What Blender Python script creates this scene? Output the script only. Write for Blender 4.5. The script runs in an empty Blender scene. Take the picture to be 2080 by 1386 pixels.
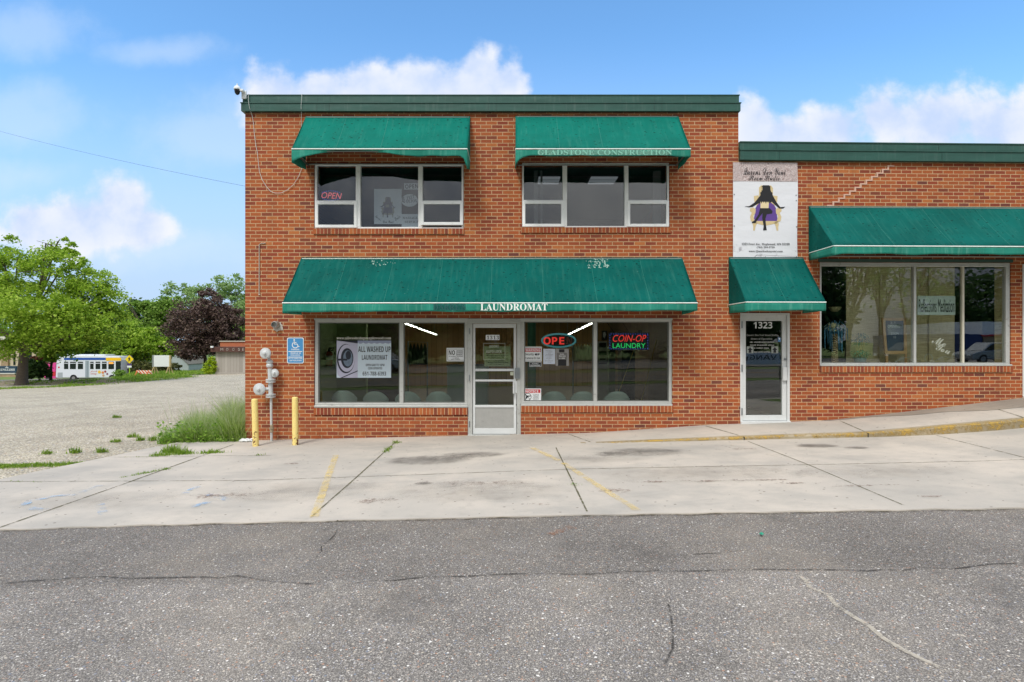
import bpy, math, random
import numpy as np
from mathutils import Vector, Matrix
R = math.radians
random.seed(7); rng = np.random.default_rng(7)
SC = bpy.context.scene; COL = SC.collection

# ---------------------------------------------------------------- camera, sky, sun, exposure
F, CX, CY, E, D = 1155.6, 1040.0, 693.0, 1.74, 10.5      # focal length in photo pixels, eye height, distance to the front wall
cam_d = bpy.data.cameras.new('camera'); cam = bpy.data.objects.new('camera', cam_d); COL.objects.link(cam)
cam.location = (0, 0, E); cam.rotation_euler = (R(90), 0, 0)
cam_d.sensor_width = 36; cam_d.lens = 36 * F / 2080; cam_d.clip_start = .05; cam_d.clip_end = 5000
SC.camera = cam
SC.view_settings.view_transform = 'Standard'; SC.view_settings.look = 'None'
SC.view_settings.exposure = 0.50; SC.view_settings.gamma = 1
SUN_EL, SUN_AZ = R(52), R(205)          # azimuth clockwise from +Y (the sun stands behind the viewer, veiled by cloud)
sun_d = bpy.data.lights.new('sun', 'SUN'); sun = bpy.data.objects.new('sun', sun_d); COL.objects.link(sun)
sun_d.energy = 1.75; sun_d.angle = R(15); sun_d.color = (1, .965, .91)
sv = Vector((math.sin(SUN_AZ) * math.cos(SUN_EL), math.cos(SUN_AZ) * math.cos(SUN_EL), math.sin(SUN_EL)))
sun.rotation_euler = (-sv).to_track_quat('-Z', 'Y').to_euler(); sun.location = sv * 60
SC.cycles.max_bounces = 8; SC.cycles.transparent_max_bounces = 24; SC.cycles.glossy_bounces = 4; SC.cycles.diffuse_bounces = 4
SC.cycles.caustics_reflective = False; SC.cycles.caustics_refractive = False
SC.cycles.sample_clamp_indirect = 6

def lin(r, g=None, b=None, k=1.0):
    """sRGB 0..255 to linear rgba"""
    f = lambda c: (c / 255 / 12.92 if c <= 10 else ((c / 255 + .055) / 1.055) ** 2.4) * k
    if g is None: g = b = r
    return (f(r), f(g), f(b), 1)

class G:
    def __init__(s, nt): s.nt = nt; s.ln = nt.links
    def n(s, typ, ins=None, **props):
        nd = s.nt.nodes.new('ShaderNode' + typ)
        for k, v in props.items(): setattr(nd, k, v)
        for k, v in (ins or {}).items():
            so = nd.inputs[k]
            if isinstance(v, bpy.types.NodeSocket): s.ln.new(v, so)
            else: so.default_value = v
        return nd
    def m(s, op, a, b=0.0, c=0.0, clamp=False): return s.n('Math', {0: a, 1: b, 2: c}, operation=op, use_clamp=clamp).outputs[0]
    def v(s, op, a, b=(0, 0, 0)):
        nd = s.n('VectorMath', {0: a, 1: b}, operation=op)
        return nd.outputs['Value'] if op in ('LENGTH', 'DISTANCE', 'DOT_PRODUCT') else nd.outputs[0]
    def scale(s, a, k): return s.n('VectorMath', {0: a, 'Scale': k}, operation='SCALE').outputs[0]
    def mix(s, f, a, b, mode='MIX'): return s.n('Mix', {0: f, 6: a, 7: b}, data_type='RGBA', blend_type=mode).outputs[2]
    def noise(s, vec, sc, det=3.0, rough=.55, dist=0.0): return s.n('TexNoise', {'Vector': vec, 'Scale': sc, 'Detail': det, 'Roughness': rough, 'Distortion': dist}).outputs
    def voro(s, vec, sc, rnd=1.0, **k): return s.n('TexVoronoi', {'Vector': vec, 'Scale': sc, 'Randomness': rnd}, **k).outputs
    def sep(s, vec): return s.n('SeparateXYZ', {0: vec}).outputs
    def comb(s, x, y, z=0.0): return s.n('CombineXYZ', {0: x, 1: y, 2: z}).outputs[0]
    def ss(s, x, a, b): return s.n('MapRange', {0: x, 1: a, 2: b, 3: 0.0, 4: 1.0}, interpolation_type='SMOOTHSTEP').outputs[0]
    def mr(s, x, a, b, c=0.0, d=1.0): return s.n('MapRange', {0: x, 1: a, 2: b, 3: c, 4: d}).outputs[0]
    def ramp(s, f, stops, interp='LINEAR'):
        nd = s.n('ValToRGB', {0: f}); cr = nd.color_ramp; cr.interpolation = interp
        while len(cr.elements) < len(stops): cr.elements.new(.5)
        for e, (p, c) in zip(cr.elements, stops): e.position = p; e.color = c
        return nd.outputs[0]
    def pos(s): return s.n('NewGeometry').outputs['Position']
    def bump(s, h, strength=.3, dist=.01): return s.n('Bump', {'Height': h, 'Strength': strength, 'Distance': dist}).outputs[0]

# ---- world: Nishita sky, with cumulus clouds by direction (fair in front, grey overcast behind the viewer)
W = bpy.data.worlds.new('World'); SC.world = W; W.use_nodes = True
nt = W.node_tree; nt.nodes.clear(); g = G(nt)
sky = g.n('TexSky', sky_type='NISHITA', sun_disc=False, sun_elevation=SUN_EL, sun_rotation=SUN_AZ, air_density=1.0, dust_density=.6, ozone_density=2.0)
dirv = g.v('NORMALIZE', g.n('TexCoord').outputs['Generated'])
dx, dy, dz = g.sep(dirv)
front = g.m('GREATER_THAN', dy, .02)
ady = g.m('MAXIMUM', dy, .02)
u = g.m('DIVIDE', dx, ady); v_ = g.m('DIVIDE', dz, ady)
uv = g.comb(u, v_, 0.0)
n1 = g.noise(uv, 9.0, 7, .58)[0]; n2 = g.noise(uv, 5.0, 6, .6)[0]
wob = g.n('TexNoise', {'Vector': uv, 'Scale': 6.0, 'Detail': 3.0}).outputs[1]
uvd = g.v('ADD', uv, g.scale(g.v('SUBTRACT', wob, (.5, .5, .5)), .05))
# (px, py, rx, ry, weight) of the cloud masses as seen from here
BL = [(560, 185, 62, 66, 1), (650, 180, 80, 52, 1), (755, 175, 85, 56, 1), (870, 175, 100, 66, 1), (970, 135, 55, 52, 1), (960, 180, 110, 60, 1), (1025, 165, 55, 55, 1),
      (1790, 235, 75, 62, 1), (1900, 240, 130, 70, 1), (2030, 250, 130, 70, 1), (1700, 265, 90, 50, 1), (1530, 260, 55, 60, 1), (1600, 285, 110, 45, 1), (2150, 250, 150, 90, 1),
      (240, 425, 72, 68, 1), (180, 455, 130, 65, 1), (60, 450, 60, 52, 1), (290, 460, 65, 50, 1), (110, 470, 130, 45, 1)]
fld = None
for (px, py, rx, ry, w_) in BL:
    a = g.v('MULTIPLY', g.v('SUBTRACT', uvd, ((px - CX) / F, (CY - py) / F, 0)), (F / rx, F / ry, 0))
    f = g.m('SUBTRACT', 1.0, g.v('LENGTH', a))
    fld = f if fld is None else g.m('SMOOTH_MAX', fld, f, .25)
dens = g.m('ADD', fld, g.m('MULTIPLY', g.m('SUBTRACT', n1, .5), 2.3))
cum = g.ss(dens, -.26, .42)
# thin veils: left side and low down
WS = [(60, 60, 210, 70), (30, 240, 260, 95), (330, 105, 180, 40), (430, 270, 200, 70), (60, 350, 130, 50), (330, 500, 300, 70), (700, 230, 400, 90), (1800, 330, 500, 60)]
wf = None
for (px, py, rx, ry) in WS:
    a = g.v('MULTIPLY', g.v('SUBTRACT', uvd, ((px - CX) / F, (CY - py) / F, 0)), (F / rx, F / ry, 0))
    f = g.m('SUBTRACT', 1.0, g.v('LENGTH', a)); wf = f if wf is None else g.m('MAXIMUM', wf, f)
veil = g.m('MULTIPLY', g.ss(g.m('ADD', wf, g.m('MULTIPLY', g.m('SUBTRACT', n2, .5), 2.4)), -.1, .9), .36)
# colours
skyc = g.mix(1.0, sky.outputs[0], (.1, .1, .1, 1), 'MULTIPLY')                 # strength 0.1
skyc = g.mix(1.0, skyc, (.86, 1.24, 1.42, 1), 'MULTIPLY')
low = g.ss(v_, .56, .04)
skyc = g.mix(g.m('MULTIPLY', low, .96), skyc, (.272, .358, .49, 1))               # humid air near the horizon
shade = g.m('ADD', g.m('MULTIPLY', g.ss(n1, .34, .62), .62), g.m('MULTIPLY', g.ss(fld, .75, .0), .4))
cloudc = g.mix(shade, (.31, .38, .52, 1), (.465, .485, .535, 1))
fc = g.mix(veil, skyc, (.38, .45, .55, 1))
fc = g.mix(cum, fc, cloudc)
# overcast half of the sky behind the viewer
n3 = g.noise(dirv, 2.6, 6, .6)[0]
oc = g.mix(g.ss(n3, .34, .66), (.30, .35, .46, 1), (1.10, 1.09, 1.08, 1))
oc = g.mix(1.0, oc, g.comb(*[g.mr(dz, .0, .85, .38, 1.45)] * 3), 'MULTIPLY')     # an overcast sky is brightest overhead
gate = g.m('MAXIMUM', g.ss(dy, .30, -.05), g.ss(dz, .72, .95))
allc = g.mix(gate, g.mix(1.0, g.mix(front, skyc, fc), (1.38, 1.37, 1.36, 1), 'MULTIPLY'), oc)
bg = g.n('Background', {'Color': allc, 'Strength': 1.0})
g.ln.new(bg.outputs[0], g.n('OutputWorld').inputs[0])
W.cycles.sampling_method = 'MANUAL'; W.cycles.sample_map_resolution = 512

# ---------------------------------------------------------------- mesh helpers
def X(px, d=D): return (px - CX) / F * d
def Z(py, d=D): return E - (py - CY) / F * d
XF = None                                  # optional point transform applied while building (the wing's front leans away a little)
WX0 = X(1500); WT = .0247
def wing(p): return (p[0], p[1] + max(0, p[0] - WX0) * WT, p[2])
def WX(px, off=0.0):
    k = (px - CX) / F; return k * (D - off - WX0 * WT) / (1 - k * WT)
def WZ(py, px=1850, off=0.0):
    d = D - off + (WX(px) - WX0) * WT; return Z(py, d)

class MB:
    def __init__(s): s.v = []; s.f = []; s.xf = XF
    def add(s, vs, fs):
        o = len(s.v); s.v += [s.xf(p) if s.xf else tuple(p) for p in vs]; s.f += [tuple(i + o for i in f) for f in fs]; return s
    def box(s, x0, x1, y0, y1, z0, z1):
        if x0 > x1: x0, x1 = x1, x0
        if y0 > y1: y0, y1 = y1, y0
        if z0 > z1: z0, z1 = z1, z0
        return s.add([(x0, y0, z0), (x1, y0, z0), (x1, y1, z0), (x0, y1, z0), (x0, y0, z1), (x1, y0, z1), (x1, y1, z1), (x0, y1, z1)],
                     [(0, 3, 2, 1), (4, 5, 6, 7), (0, 1, 5, 4), (1, 2, 6, 5), (2, 3, 7, 6), (3, 0, 4, 7)])
    def quad(s, a, b, c, d): return s.add([a, b, c, d], [(0, 1, 2, 3)])
    def poly(s, pts): return s.add(pts, [tuple(range(len(pts)))])
    def prism(s, pts, y0, y1):               # outline in x,z, thickness in y
        n = len(pts); a = [(p[0], y0, p[1]) for p in pts] + [(p[0], y1, p[1]) for p in pts]
        return s.add(a, [tuple(range(n)), tuple(range(2 * n - 1, n - 1, -1))] + [(i, (i + 1) % n, n + (i + 1) % n, n + i)[::-1] for i in range(n)])
    def extr(s, pts, vec):                   # any planar outline pushed along vec
        n = len(pts); a = list(pts) + [tuple(p[i] + vec[i] for i in range(3)) for p in pts]
        return s.add(a, [tuple(range(n))[::-1], tuple(range(n, 2 * n))] + [(i, (i + 1) % n, n + (i + 1) % n, n + i) for i in range(n)])
    def tube(s, pts, r, n=8, r2=None, caps=True):
        pts = [Vector(p) for p in pts]; rs = [r + ((r2 if r2 is not None else r) - r) * i / max(1, len(pts) - 1) for i in range(len(pts))] if not isinstance(r, (list, tuple)) else r
        vs = []; up = None
        for i, p in enumerate(pts):
            t = (pts[min(i + 1, len(pts) - 1)] - pts[max(i - 1, 0)]).normalized()
            if up is None: up = Vector((0, 0, 1)) if abs(t.z) < .9 else Vector((1, 0, 0))
            a = t.cross(up).normalized(); b = a.cross(t).normalized(); up = b
            for k in range(n):
                w = 2 * math.pi * k / n; vs.append(tuple(p + (a * math.cos(w) + b * math.sin(w)) * rs[i]))
        fs = [(i * n + k, i * n + (k + 1) % n, (i + 1) * n + (k + 1) % n, (i + 1) * n + k) for i in range(len(pts) - 1) for k in range(n)]
        if caps: fs += [tuple(range(n))[::-1], tuple(range((len(pts) - 1) * n, len(pts) * n))]
        return s.add(vs, fs)
    def lathe(s, c, prof, axis='z', n=16):    # prof: (radius, along)
        vs = []
        for r, h in prof:
            for k in range(n):
                w = 2 * math.pi * k / n; a, b = r * math.cos(w), r * math.sin(w)
                vs.append({'z': (c[0] + a, c[1] + b, c[2] + h), 'y': (c[0] + a, c[1] + h, c[2] + b), 'x': (c[0] + h, c[1] + a, c[2] + b)}[axis])
        m = len(prof)
        return s.add(vs, [(i * n + k, i * n + (k + 1) % n, (i + 1) * n + (k + 1) % n, (i + 1) * n + k) for i in range(m - 1) for k in range(n)] + [tuple(range(n))[::-1], tuple(range((m - 1) * n, m * n))])
    def grid(s, fn, nu, nv):
        vs = [fn(i / nu, j / nv) for j in range(nv + 1) for i in range(nu + 1)]
        return s.add(vs, [(j * (nu + 1) + i, j * (nu + 1) + i + 1, (j + 1) * (nu + 1) + i + 1, (j + 1) * (nu + 1) + i) for j in range(nv) for i in range(nu)])
    def build(s, name, mat, parent=None, smooth=False, bevel=0, solid=0, label=None):
        me = bpy.data.meshes.new(name); me.from_pydata(s.v, [], s.f); me.update()
        if smooth:
            me.polygons.foreach_set('use_smooth', [True] * len(me.polygons))
            try: me.set_sharp_from_angle(angle=R(38))
            except Exception: pass
        return link(name, me, mat, parent, bevel, solid, label)

def link(name, me, mat, parent=None, bevel=0, solid=0, label=None):
    o = bpy.data.objects.new(name, me); COL.objects.link(o)
    for m_ in (mat if isinstance(mat, (list, tuple)) else [mat]): me.materials.append(m_)
    if parent is not None:
        o.parent = parent
        loc = Vector(parent.location) if parent.type == 'EMPTY' else Vector((0, 0, 0))
        o.matrix_parent_inverse = Matrix.Translation(-loc)
    if bevel:
        b = o.modifiers.new('bevel', 'BEVEL'); b.width = bevel; b.segments = 2; b.limit_method = 'ANGLE'
    if solid:
        b = o.modifiers.new('solid', 'SOLIDIFY'); b.thickness = solid; b.offset = 0
    if label: o['label'] = label
    return o
def thing(name, label, cat, loc=(0, 0, 0), group=None):
    o = bpy.data.objects.new(name, None); COL.objects.link(o); o.location = loc; o.empty_display_size = .1
    return tag(o, label, cat, group)
def tag(o, label, cat, group=None):
    o['label'] = label; o['category'] = cat
    if group: o['group'] = group
    return o
def struct(o, kind='structure'): o['kind'] = kind; return o
def dup(root, loc, label, rz=None):
    r = root.copy(); COL.objects.link(r); r.location = loc; r['label'] = label
    if rz is not None: r.rotation_euler = (0, 0, rz)
    for ch in list(root.children):
        c = ch.copy(); COL.objects.link(c); c.parent = r
        for gch in list(ch.children):
            d = gch.copy(); COL.objects.link(d); d.parent = c
    return r
def raw(name, V, nper, mat, parent=None, smooth=False):   # many small polygons from an array (k*nper, 3)
    k = len(V) // nper; me = bpy.data.meshes.new(name)
    me.vertices.add(len(V)); me.vertices.foreach_set('co', V.astype(np.float32).ravel())
    me.loops.add(len(V)); me.loops.foreach_set('vertex_index', np.arange(len(V), dtype=np.int32))
    me.polygons.add(k); me.polygons.foreach_set('loop_start', np.arange(0, len(V), nper, dtype=np.int32))
    me.update(calc_edges=True)
    return link(name, me, mat, parent)

STY = {'serif': (0x1D400, 0x1D41A, 0x1D7CE), 'sans': (0x1D5D4, 0x1D5EE, 0x1D7EC), 'script': (0x1D4D0, 0x1D4EA, None), 'mono': (0x1D670, 0x1D68A, 0x1D7F6)}
def styled(t, st):
    if st not in STY: return t
    a, b, c = STY[st]; o = ''
    for ch in t:
        if 'A' <= ch <= 'Z': o += chr(a + ord(ch) - 65)
        elif 'a' <= ch <= 'z': o += chr(b + ord(ch) - 97)
        elif ch.isdigit() and c: o += chr(c + ord(ch) - 48)
        else: o += ch
    return o
def text(t, x0, x1, z0, z1, y, mat, parent, st='sans', name='lettering', slant=0.0, xf=None, rot=0.0, bend=0.0, thick=0.0):
    """text fitted into the rectangle x0..x1, z0..z1 on the plane y (reads from -y)"""
    cu = bpy.data.curves.new('t', 'FONT'); cu.body = styled(t, st); cu.resolution_u = 3; cu.extrude = 0
    o = bpy.data.objects.new('t', cu); COL.objects.link(o)
    me = bpy.data.meshes.new_from_object(o.evaluated_get(bpy.context.evaluated_depsgraph_get()))
    bpy.data.objects.remove(o); bpy.data.curves.remove(cu)
    n = len(me.vertices); co = np.empty(n * 3, np.float32); me.vertices.foreach_get('co', co); co = co.reshape(-1, 3)
    mn, mx = co.min(0), co.max(0)
    if x1 is None: x1 = x0 + (mx[0] - mn[0]) * (z1 - z0) / (mx[1] - mn[1])
    a = (co[:, 0] - mn[0]) / (mx[0] - mn[0]); b = (co[:, 1] - mn[1]) / max(1e-6, mx[1] - mn[1])
    px = x0 + a * (x1 - x0) + slant * (b - .5) * (z1 - z0); pz = z0 + b * (z1 - z0) + bend * (4 * (a - .5) ** 2)
    if rot:
        cxx, czz = (x0 + x1) / 2, (z0 + z1) / 2; c_, s_ = math.cos(rot), math.sin(rot)
        px, pz = cxx + (px - cxx) * c_ - (pz - czz) * s_, czz + (px - cxx) * s_ + (pz - czz) * c_
    P = np.stack([px, np.full(n, y), pz], 1)
    xf = xf or XF
    if xf: P = np.array([xf(p) for p in P])
    me.vertices.foreach_set('co', P.astype(np.float32).ravel()); me.update()
    me.name = name; me.materials.clear()
    ob = link(name, me, mat, parent)
    if thick:
        b = ob.modifiers.new('solid', 'SOLIDIFY'); b.thickness = thick; b.offset = 0
    return ob
def ellipse(cx, cz, rx, rz, n=28, a0=0, a1=360): return [(cx + rx * math.cos(R(a0 + (a1 - a0) * i / n)), cz + rz * math.sin(R(a0 + (a1 - a0) * i / n))) for i in range(n + (0 if a1 - a0 == 360 else 1))]
def rrect(x0, x1, z0, z1, r, n=4):
    o = []
    for cx, cz, a in ((x1 - r, z1 - r, 0), (x0 + r, z1 - r, 90), (x0 + r, z0 + r, 180), (x1 - r, z0 + r, 270)):
        o += [(cx + r * math.cos(R(a + 90 * i / n)), cz + r * math.sin(R(a + 90 * i / n))) for i in range(n + 1)]
    return o
def frame_box(mb, x0, x1, z0, z1, w, y0, y1, wb=None, wt=None):
    wb = w if wb is None else wb; wt = w if wt is None else wt
    mb.box(x0, x0 + w, y0, y1, z0, z1); mb.box(x1 - w, x1, y0, y1, z0, z1)
    mb.box(x0 + w, x1 - w, y0, y1, z0, z0 + wb); mb.box(x0 + w, x1 - w, y0, y1, z1 - wt, z1); return mb

# ---------------------------------------------------------------- materials
def mk(name):
    m = bpy.data.materials.new(name); m.use_nodes = True; m.node_tree.nodes.clear(); return m, G(m.node_tree)
def out(g, sh): g.ln.new(sh, g.n('OutputMaterial').inputs[0])
def bsdf(g, col, rough=.6, normal=None, metal=0.0, spec=.5, **k):
    ins = {'Base Color': col, 'Roughness': rough, 'Metallic': metal, 'Specular IOR Level': spec}; ins.update(k)
    if normal is not None: ins['Normal'] = normal
    return g.n('BsdfPrincipled', ins).outputs[0]
def plain(name, col, rough=.55, metal=0.0, var=.12, sc=6.0, spec=.5, dirt=None, bump=0.0):
    m, g = mk(name); p = g.pos()
    n = g.noise(p, sc, 4)[0]
    c = g.mix(g.m('MULTIPLY', n, 1.0), tuple(x * (1 - var) for x in col[:3]) + (1,), tuple(min(1, x * (1 + var)) for x in col[:3]) + (1,))
    if dirt:
        d = g.ss(g.noise(p, sc * 2.3, 6, .7)[0], .56, .72); c = g.mix(g.m('MULTIPLY', d, dirt[1]), c, dirt[0])
    nm = g.bump(g.noise(p, sc * 12, 3)[0], bump, .004) if bump else None
    out(g, bsdf(g, c, rough, nm, metal, spec)); return m
def emit(name, col, k):
    m, g = mk(name); out(g, g.n('Emission', {'Color': col, 'Strength': k}).outputs[0]); return m

def brick_mat(name, lw=.2025, lh=.0674, vert=False, zoff=0.0):
    m, g = mk(name); p = g.pos(); x, y, z = g.sep(p)
    uu = g.m('ADD', x, y)
    if vert: a, b = z, uu
    else: a, b = uu, z
    if vert:                                    # soldier / rowlock course: each brick one header wide
        fu0 = g.m('DIVIDE', uu, lh); col = g.m('FLOOR', fu0); row = g.m('FLOOR', g.m('MULTIPLY', y, 0.0)); fu = g.m('FRACT', fu0); fv = g.m('MULTIPLY', z, 0.0); fv = g.m('ADD', fv, .5)
        ju, jv = .15, -1.0
    else:
        rv = g.m('DIVIDE', g.m('ADD', z, zoff), lh); row = g.m('FLOOR', rv); fv = g.m('FRACT', rv)
        off = g.m('MULTIPLY', g.m('MODULO', g.m('ADD', row, 400.0), 2.0), .5)
        ru = g.m('ADD', g.m('DIVIDE', uu, lw), off); col = g.m('FLOOR', ru); fu = g.m('FRACT', ru); ju, jv = .060, .175
    wn = g.n('TexWhiteNoise', {0: g.comb(col, row, 3.7)}, noise_dimensions='3D').outputs
    pal = g.ramp(wn[0], [(0, lin(172, 94, 50)), (.18, lin(163, 86, 48)), (.36, lin(152, 77, 46)), (.52, lin(168, 86, 44)), (.66, lin(146, 70, 46)), (.79, lin(132, 64, 46)), (.89, lin(122, 64, 48)), (.94, lin(178, 106, 56)), (.988, lin(106, 62, 55))], 'CONSTANT')
    br = g.n('HueSaturation', {'Color': pal, 'Value': g.mr(wn[0], 0, 1, .93, 1.06), 'Saturation': .97}).outputs[0]
    fine = g.noise(g.v('MULTIPLY', p, (1, 1, 2.0)), 46, 5, .7)[0]
    br = g.mix(g.m('MULTIPLY', g.ss(fine, .42, .75), .42), br, lin(96, 50, 42))
    br = g.mix(g.m('MULTIPLY', g.ss(g.noise(p, 1.4, 4)[0], .35, .8), .22), br, lin(186, 108, 70))
    edge = g.m('MULTIPLY', g.m('SUBTRACT', g.noise(p, 70, 2)[0], .5), .045)
    du = g.m('MINIMUM', fu, g.m('SUBTRACT', 1.0, fu)); dv = g.m('MINIMUM', fv, g.m('SUBTRACT', 1.0, fv))
    mu = g.m('LESS_THAN', g.m('ADD', du, g.m('MULTIPLY', edge, .35 if not vert else 1.0)), ju / 2); mv = g.m('LESS_THAN', g.m('ADD', dv, edge), jv / 2)
    mort = g.m('MAXIMUM', mu, mv)
    mc = g.mix(g.noise(p, 3.0, 4)[0], lin(176, 142, 104), lin(212, 180, 142))
    mc = g.mix(g.m('MULTIPLY', g.ss(g.noise(p, 25, 3)[0], .5, .75), .4), mc, lin(132, 96, 72))
    c = g.mix(mort, br, mc)
    low = g.ss(z, .55, -.05); c = g.mix(g.m('MULTIPLY', g.m('MULTIPLY', low, g.ss(g.noise(p, 7, 5, .7)[0], .35, .7)), .45), c, lin(112, 66, 52))
    h = g.m('SUBTRACT', g.m('MULTIPLY', fine, .35), mort)
    gr = g.m('MAXIMUM', g.ss(g.noise(g.v('MULTIPLY', p, (1.6, 1.6, .5)), 1.5, 6, .65)[0], .52, .74), g.m('MULTIPLY', g.ss(g.noise(g.v('MULTIPLY', p, (7, 7, .35)), 1.0, 5, .6)[0], .52, .72), .8)); c = g.mix(g.m('MULTIPLY', gr, .22), c, lin(112, 74, 56))
    out(g, bsdf(g, c, .85, g.bump(h, .55, .006), spec=.10)); return m
BRICK = brick_mat('brick'); ROWLOCK = brick_mat('brick_rowlock', vert=True)
MORTAR = plain('mortar_patch', lin(205, 170, 150), .9, var=.2, sc=30, bump=.4)

def metal_panel(name, col, rough=.42):
    m, g = mk(name); p = g.pos(); x, y, z = g.sep(p)
    n = g.noise(g.v('MULTIPLY', p, (.7, 1, 5)), 2.2, 5, .6)[0]; st = g.noise(g.v('MULTIPLY', p, (22, 22, 1.2)), 1.0, 4)[0]
    c = g.mix(g.ss(n, .3, .7), tuple(a * .86 for a in col[:3]) + (1,), tuple(a * 1.12 for a in col[:3]) + (1,))
    c = g.mix(g.m('MULTIPLY', g.ss(st, .5, .8), .18), c, lin(128, 140, 134))
    out(g, bsdf(g, c, rough, g.bump(g.noise(g.v('MULTIPLY', p, (1.2, 1, 3)), 1.6, 2)[0], .12, .05), spec=.45)); return m
CORNICE = metal_panel('cornice_green_metal', lin(38, 82, 72)); CORNICE_D = plain('cornice_seam', lin(30, 66, 58), .5)

def fabric(name, col, spots=True, fade=.25, gloss=.5):
    m, g = mk(name); p = g.pos(); x, y, z = g.sep(p)
    big = g.noise(g.v('MULTIPLY', p, (.6, 1, .9)), 1.7, 5, .6)[0]
    c = g.mix(g.ss(big, .3, .72), tuple(a * .84 for a in col[:3]) + (1,), tuple(a * 1.16 for a in col[:3]) + (1,))
    st = g.noise(g.v('MULTIPLY', p, (14, 2, 1.1)), 1.3, 5, .65)[0]
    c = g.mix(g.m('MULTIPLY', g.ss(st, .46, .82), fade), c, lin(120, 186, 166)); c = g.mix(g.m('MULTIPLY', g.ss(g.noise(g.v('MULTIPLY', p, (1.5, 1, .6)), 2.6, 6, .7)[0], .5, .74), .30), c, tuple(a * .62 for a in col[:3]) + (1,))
    if spots:
        q = g.v('MULTIPLY', g.v('ADD', p, g.scale(g.v('SUBTRACT', g.n('TexNoise', {'Vector': p, 'Scale': 9.0}).outputs[1], (.5, .5, .5)), .05)), (.75, .8, 2.3))
        vo = g.n('TexVoronoi', {'Vector': q, 'Scale': 14.5, 'Randomness': 1.0}); rn = g.n('TexWhiteNoise', {0: vo.outputs['Color']}, noise_dimensions='3D').outputs[0]
        sp = g.m('MULTIPLY', g.m('LESS_THAN', vo.outputs['Distance'], g.m('MULTIPLY', rn, .25)), g.m('GREATER_THAN', rn, g.mr(g.noise(p, .9, 2)[0], .3, .7, .55, .25)))
        c = g.mix(g.m('MULTIPLY', sp, .85), c, lin(1, 40, 36))
        v2 = g.n('TexVoronoi', {'Vector': p, 'Scale': 15.0}); r2 = g.n('TexWhiteNoise', {0: v2.outputs['Color']}, noise_dimensions='3D').outputs[0]
        s2 = g.m('MULTIPLY', g.m('LESS_THAN', v2.outputs['Distance'], g.m('MULTIPLY', r2, .07)), g.m('GREATER_THAN', r2, .93))
        c = g.mix(g.m('MULTIPLY', s2, .55), c, lin(150, 205, 190))
    weave = g.noise(p, 260, 2)[0]; wr = g.noise(g.v('MULTIPLY', p, (1.1, 1, .7)), 2.2, 3, .5)[0]
    nm = g.bump(g.m('ADD', g.m('MULTIPLY', weave, .06), wr), .18, .06)
    a = bsdf(g, c, .75, nm, spec=.12); t = g.n('BsdfTranslucent', {'Color': c, 'Normal': nm}).outputs[0]
    out(g, g.n('MixShader', {0: .14, 1: a, 2: t}).outputs[0]); return m
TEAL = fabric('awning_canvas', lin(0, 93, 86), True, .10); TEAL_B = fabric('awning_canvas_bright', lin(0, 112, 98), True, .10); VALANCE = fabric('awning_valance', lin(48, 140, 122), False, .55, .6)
PIPING = plain('white_piping', lin(226, 236, 230), .5, dirt=(lin(140, 150, 140), .4))
GHOST = None

ALU = plain('aluminium_frame', lin(196, 198, 194), .42, .35, .10, 5, dirt=(lin(120, 112, 98), .55))
ALU2 = plain('white_door_paint', lin(212, 215, 214), .4, 0, .06, 4, dirt=(lin(150, 146, 138), .3))
VINYL = plain('white_vinyl', lin(240, 242, 240), .4, 0, .05, 4, dirt=(lin(160, 158, 150), .3))
SILVER = plain('aged_panel', lin(168, 168, 164), .5, .2, .12, 9, dirt=(lin(120, 112, 104), .45))
STEEL = plain('brushed_steel', lin(150, 156, 160), .35, .8); BLACK = plain('black', lin(18, 19, 21), .5); DARK = plain('dark_trim', lin(40, 42, 44), .6)
WHITE = plain('white_print', lin(226, 230, 230), .55, var=.03); INK = plain('black_ink', lin(22, 22, 26), .6, var=.05); RED = plain('red_print', lin(196, 30, 44), .5, var=.05)
CREAMINK = plain('window_lettering', lin(226, 226, 214), .5, var=.03)

def glass(name, ior=1.5, tint=(.93, .96, .95, 1), wob=.0):
    m, g = mk(name); p = g.pos()
    nm = g.bump(g.noise(p, 1.3, 2)[0], wob, .02) if wob else None
    bk = g.n('NewGeometry').outputs['Backfacing']      # same reflectance from either face of the thin pane
    ins = {'IOR': g.mr(bk, 0, 1, ior, 1 / ior)}; gi = {'Color': (1, 1, 1, 1), 'Roughness': 0.0}
    if nm is not None: ins['Normal'] = nm; gi['Normal'] = nm
    fr = g.n('Fresnel', ins).outputs[0]
    out(g, g.n('MixShader', {0: fr, 1: g.n('BsdfTransparent', {'Color': tint}).outputs[0], 2: g.n('BsdfGlossy', gi).outputs[0]}).outputs[0]); return m
GLASS = glass('window_glass', 1.55, (.86, .92, .88, 1), .05); GLASS_UP = glass('upper_window_glass', 1.75, (.80, .84, .86, 1), .12); GLASS_W = glass('shop_glass', 1.85, (.9, .94, .92, 1), .04)

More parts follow.
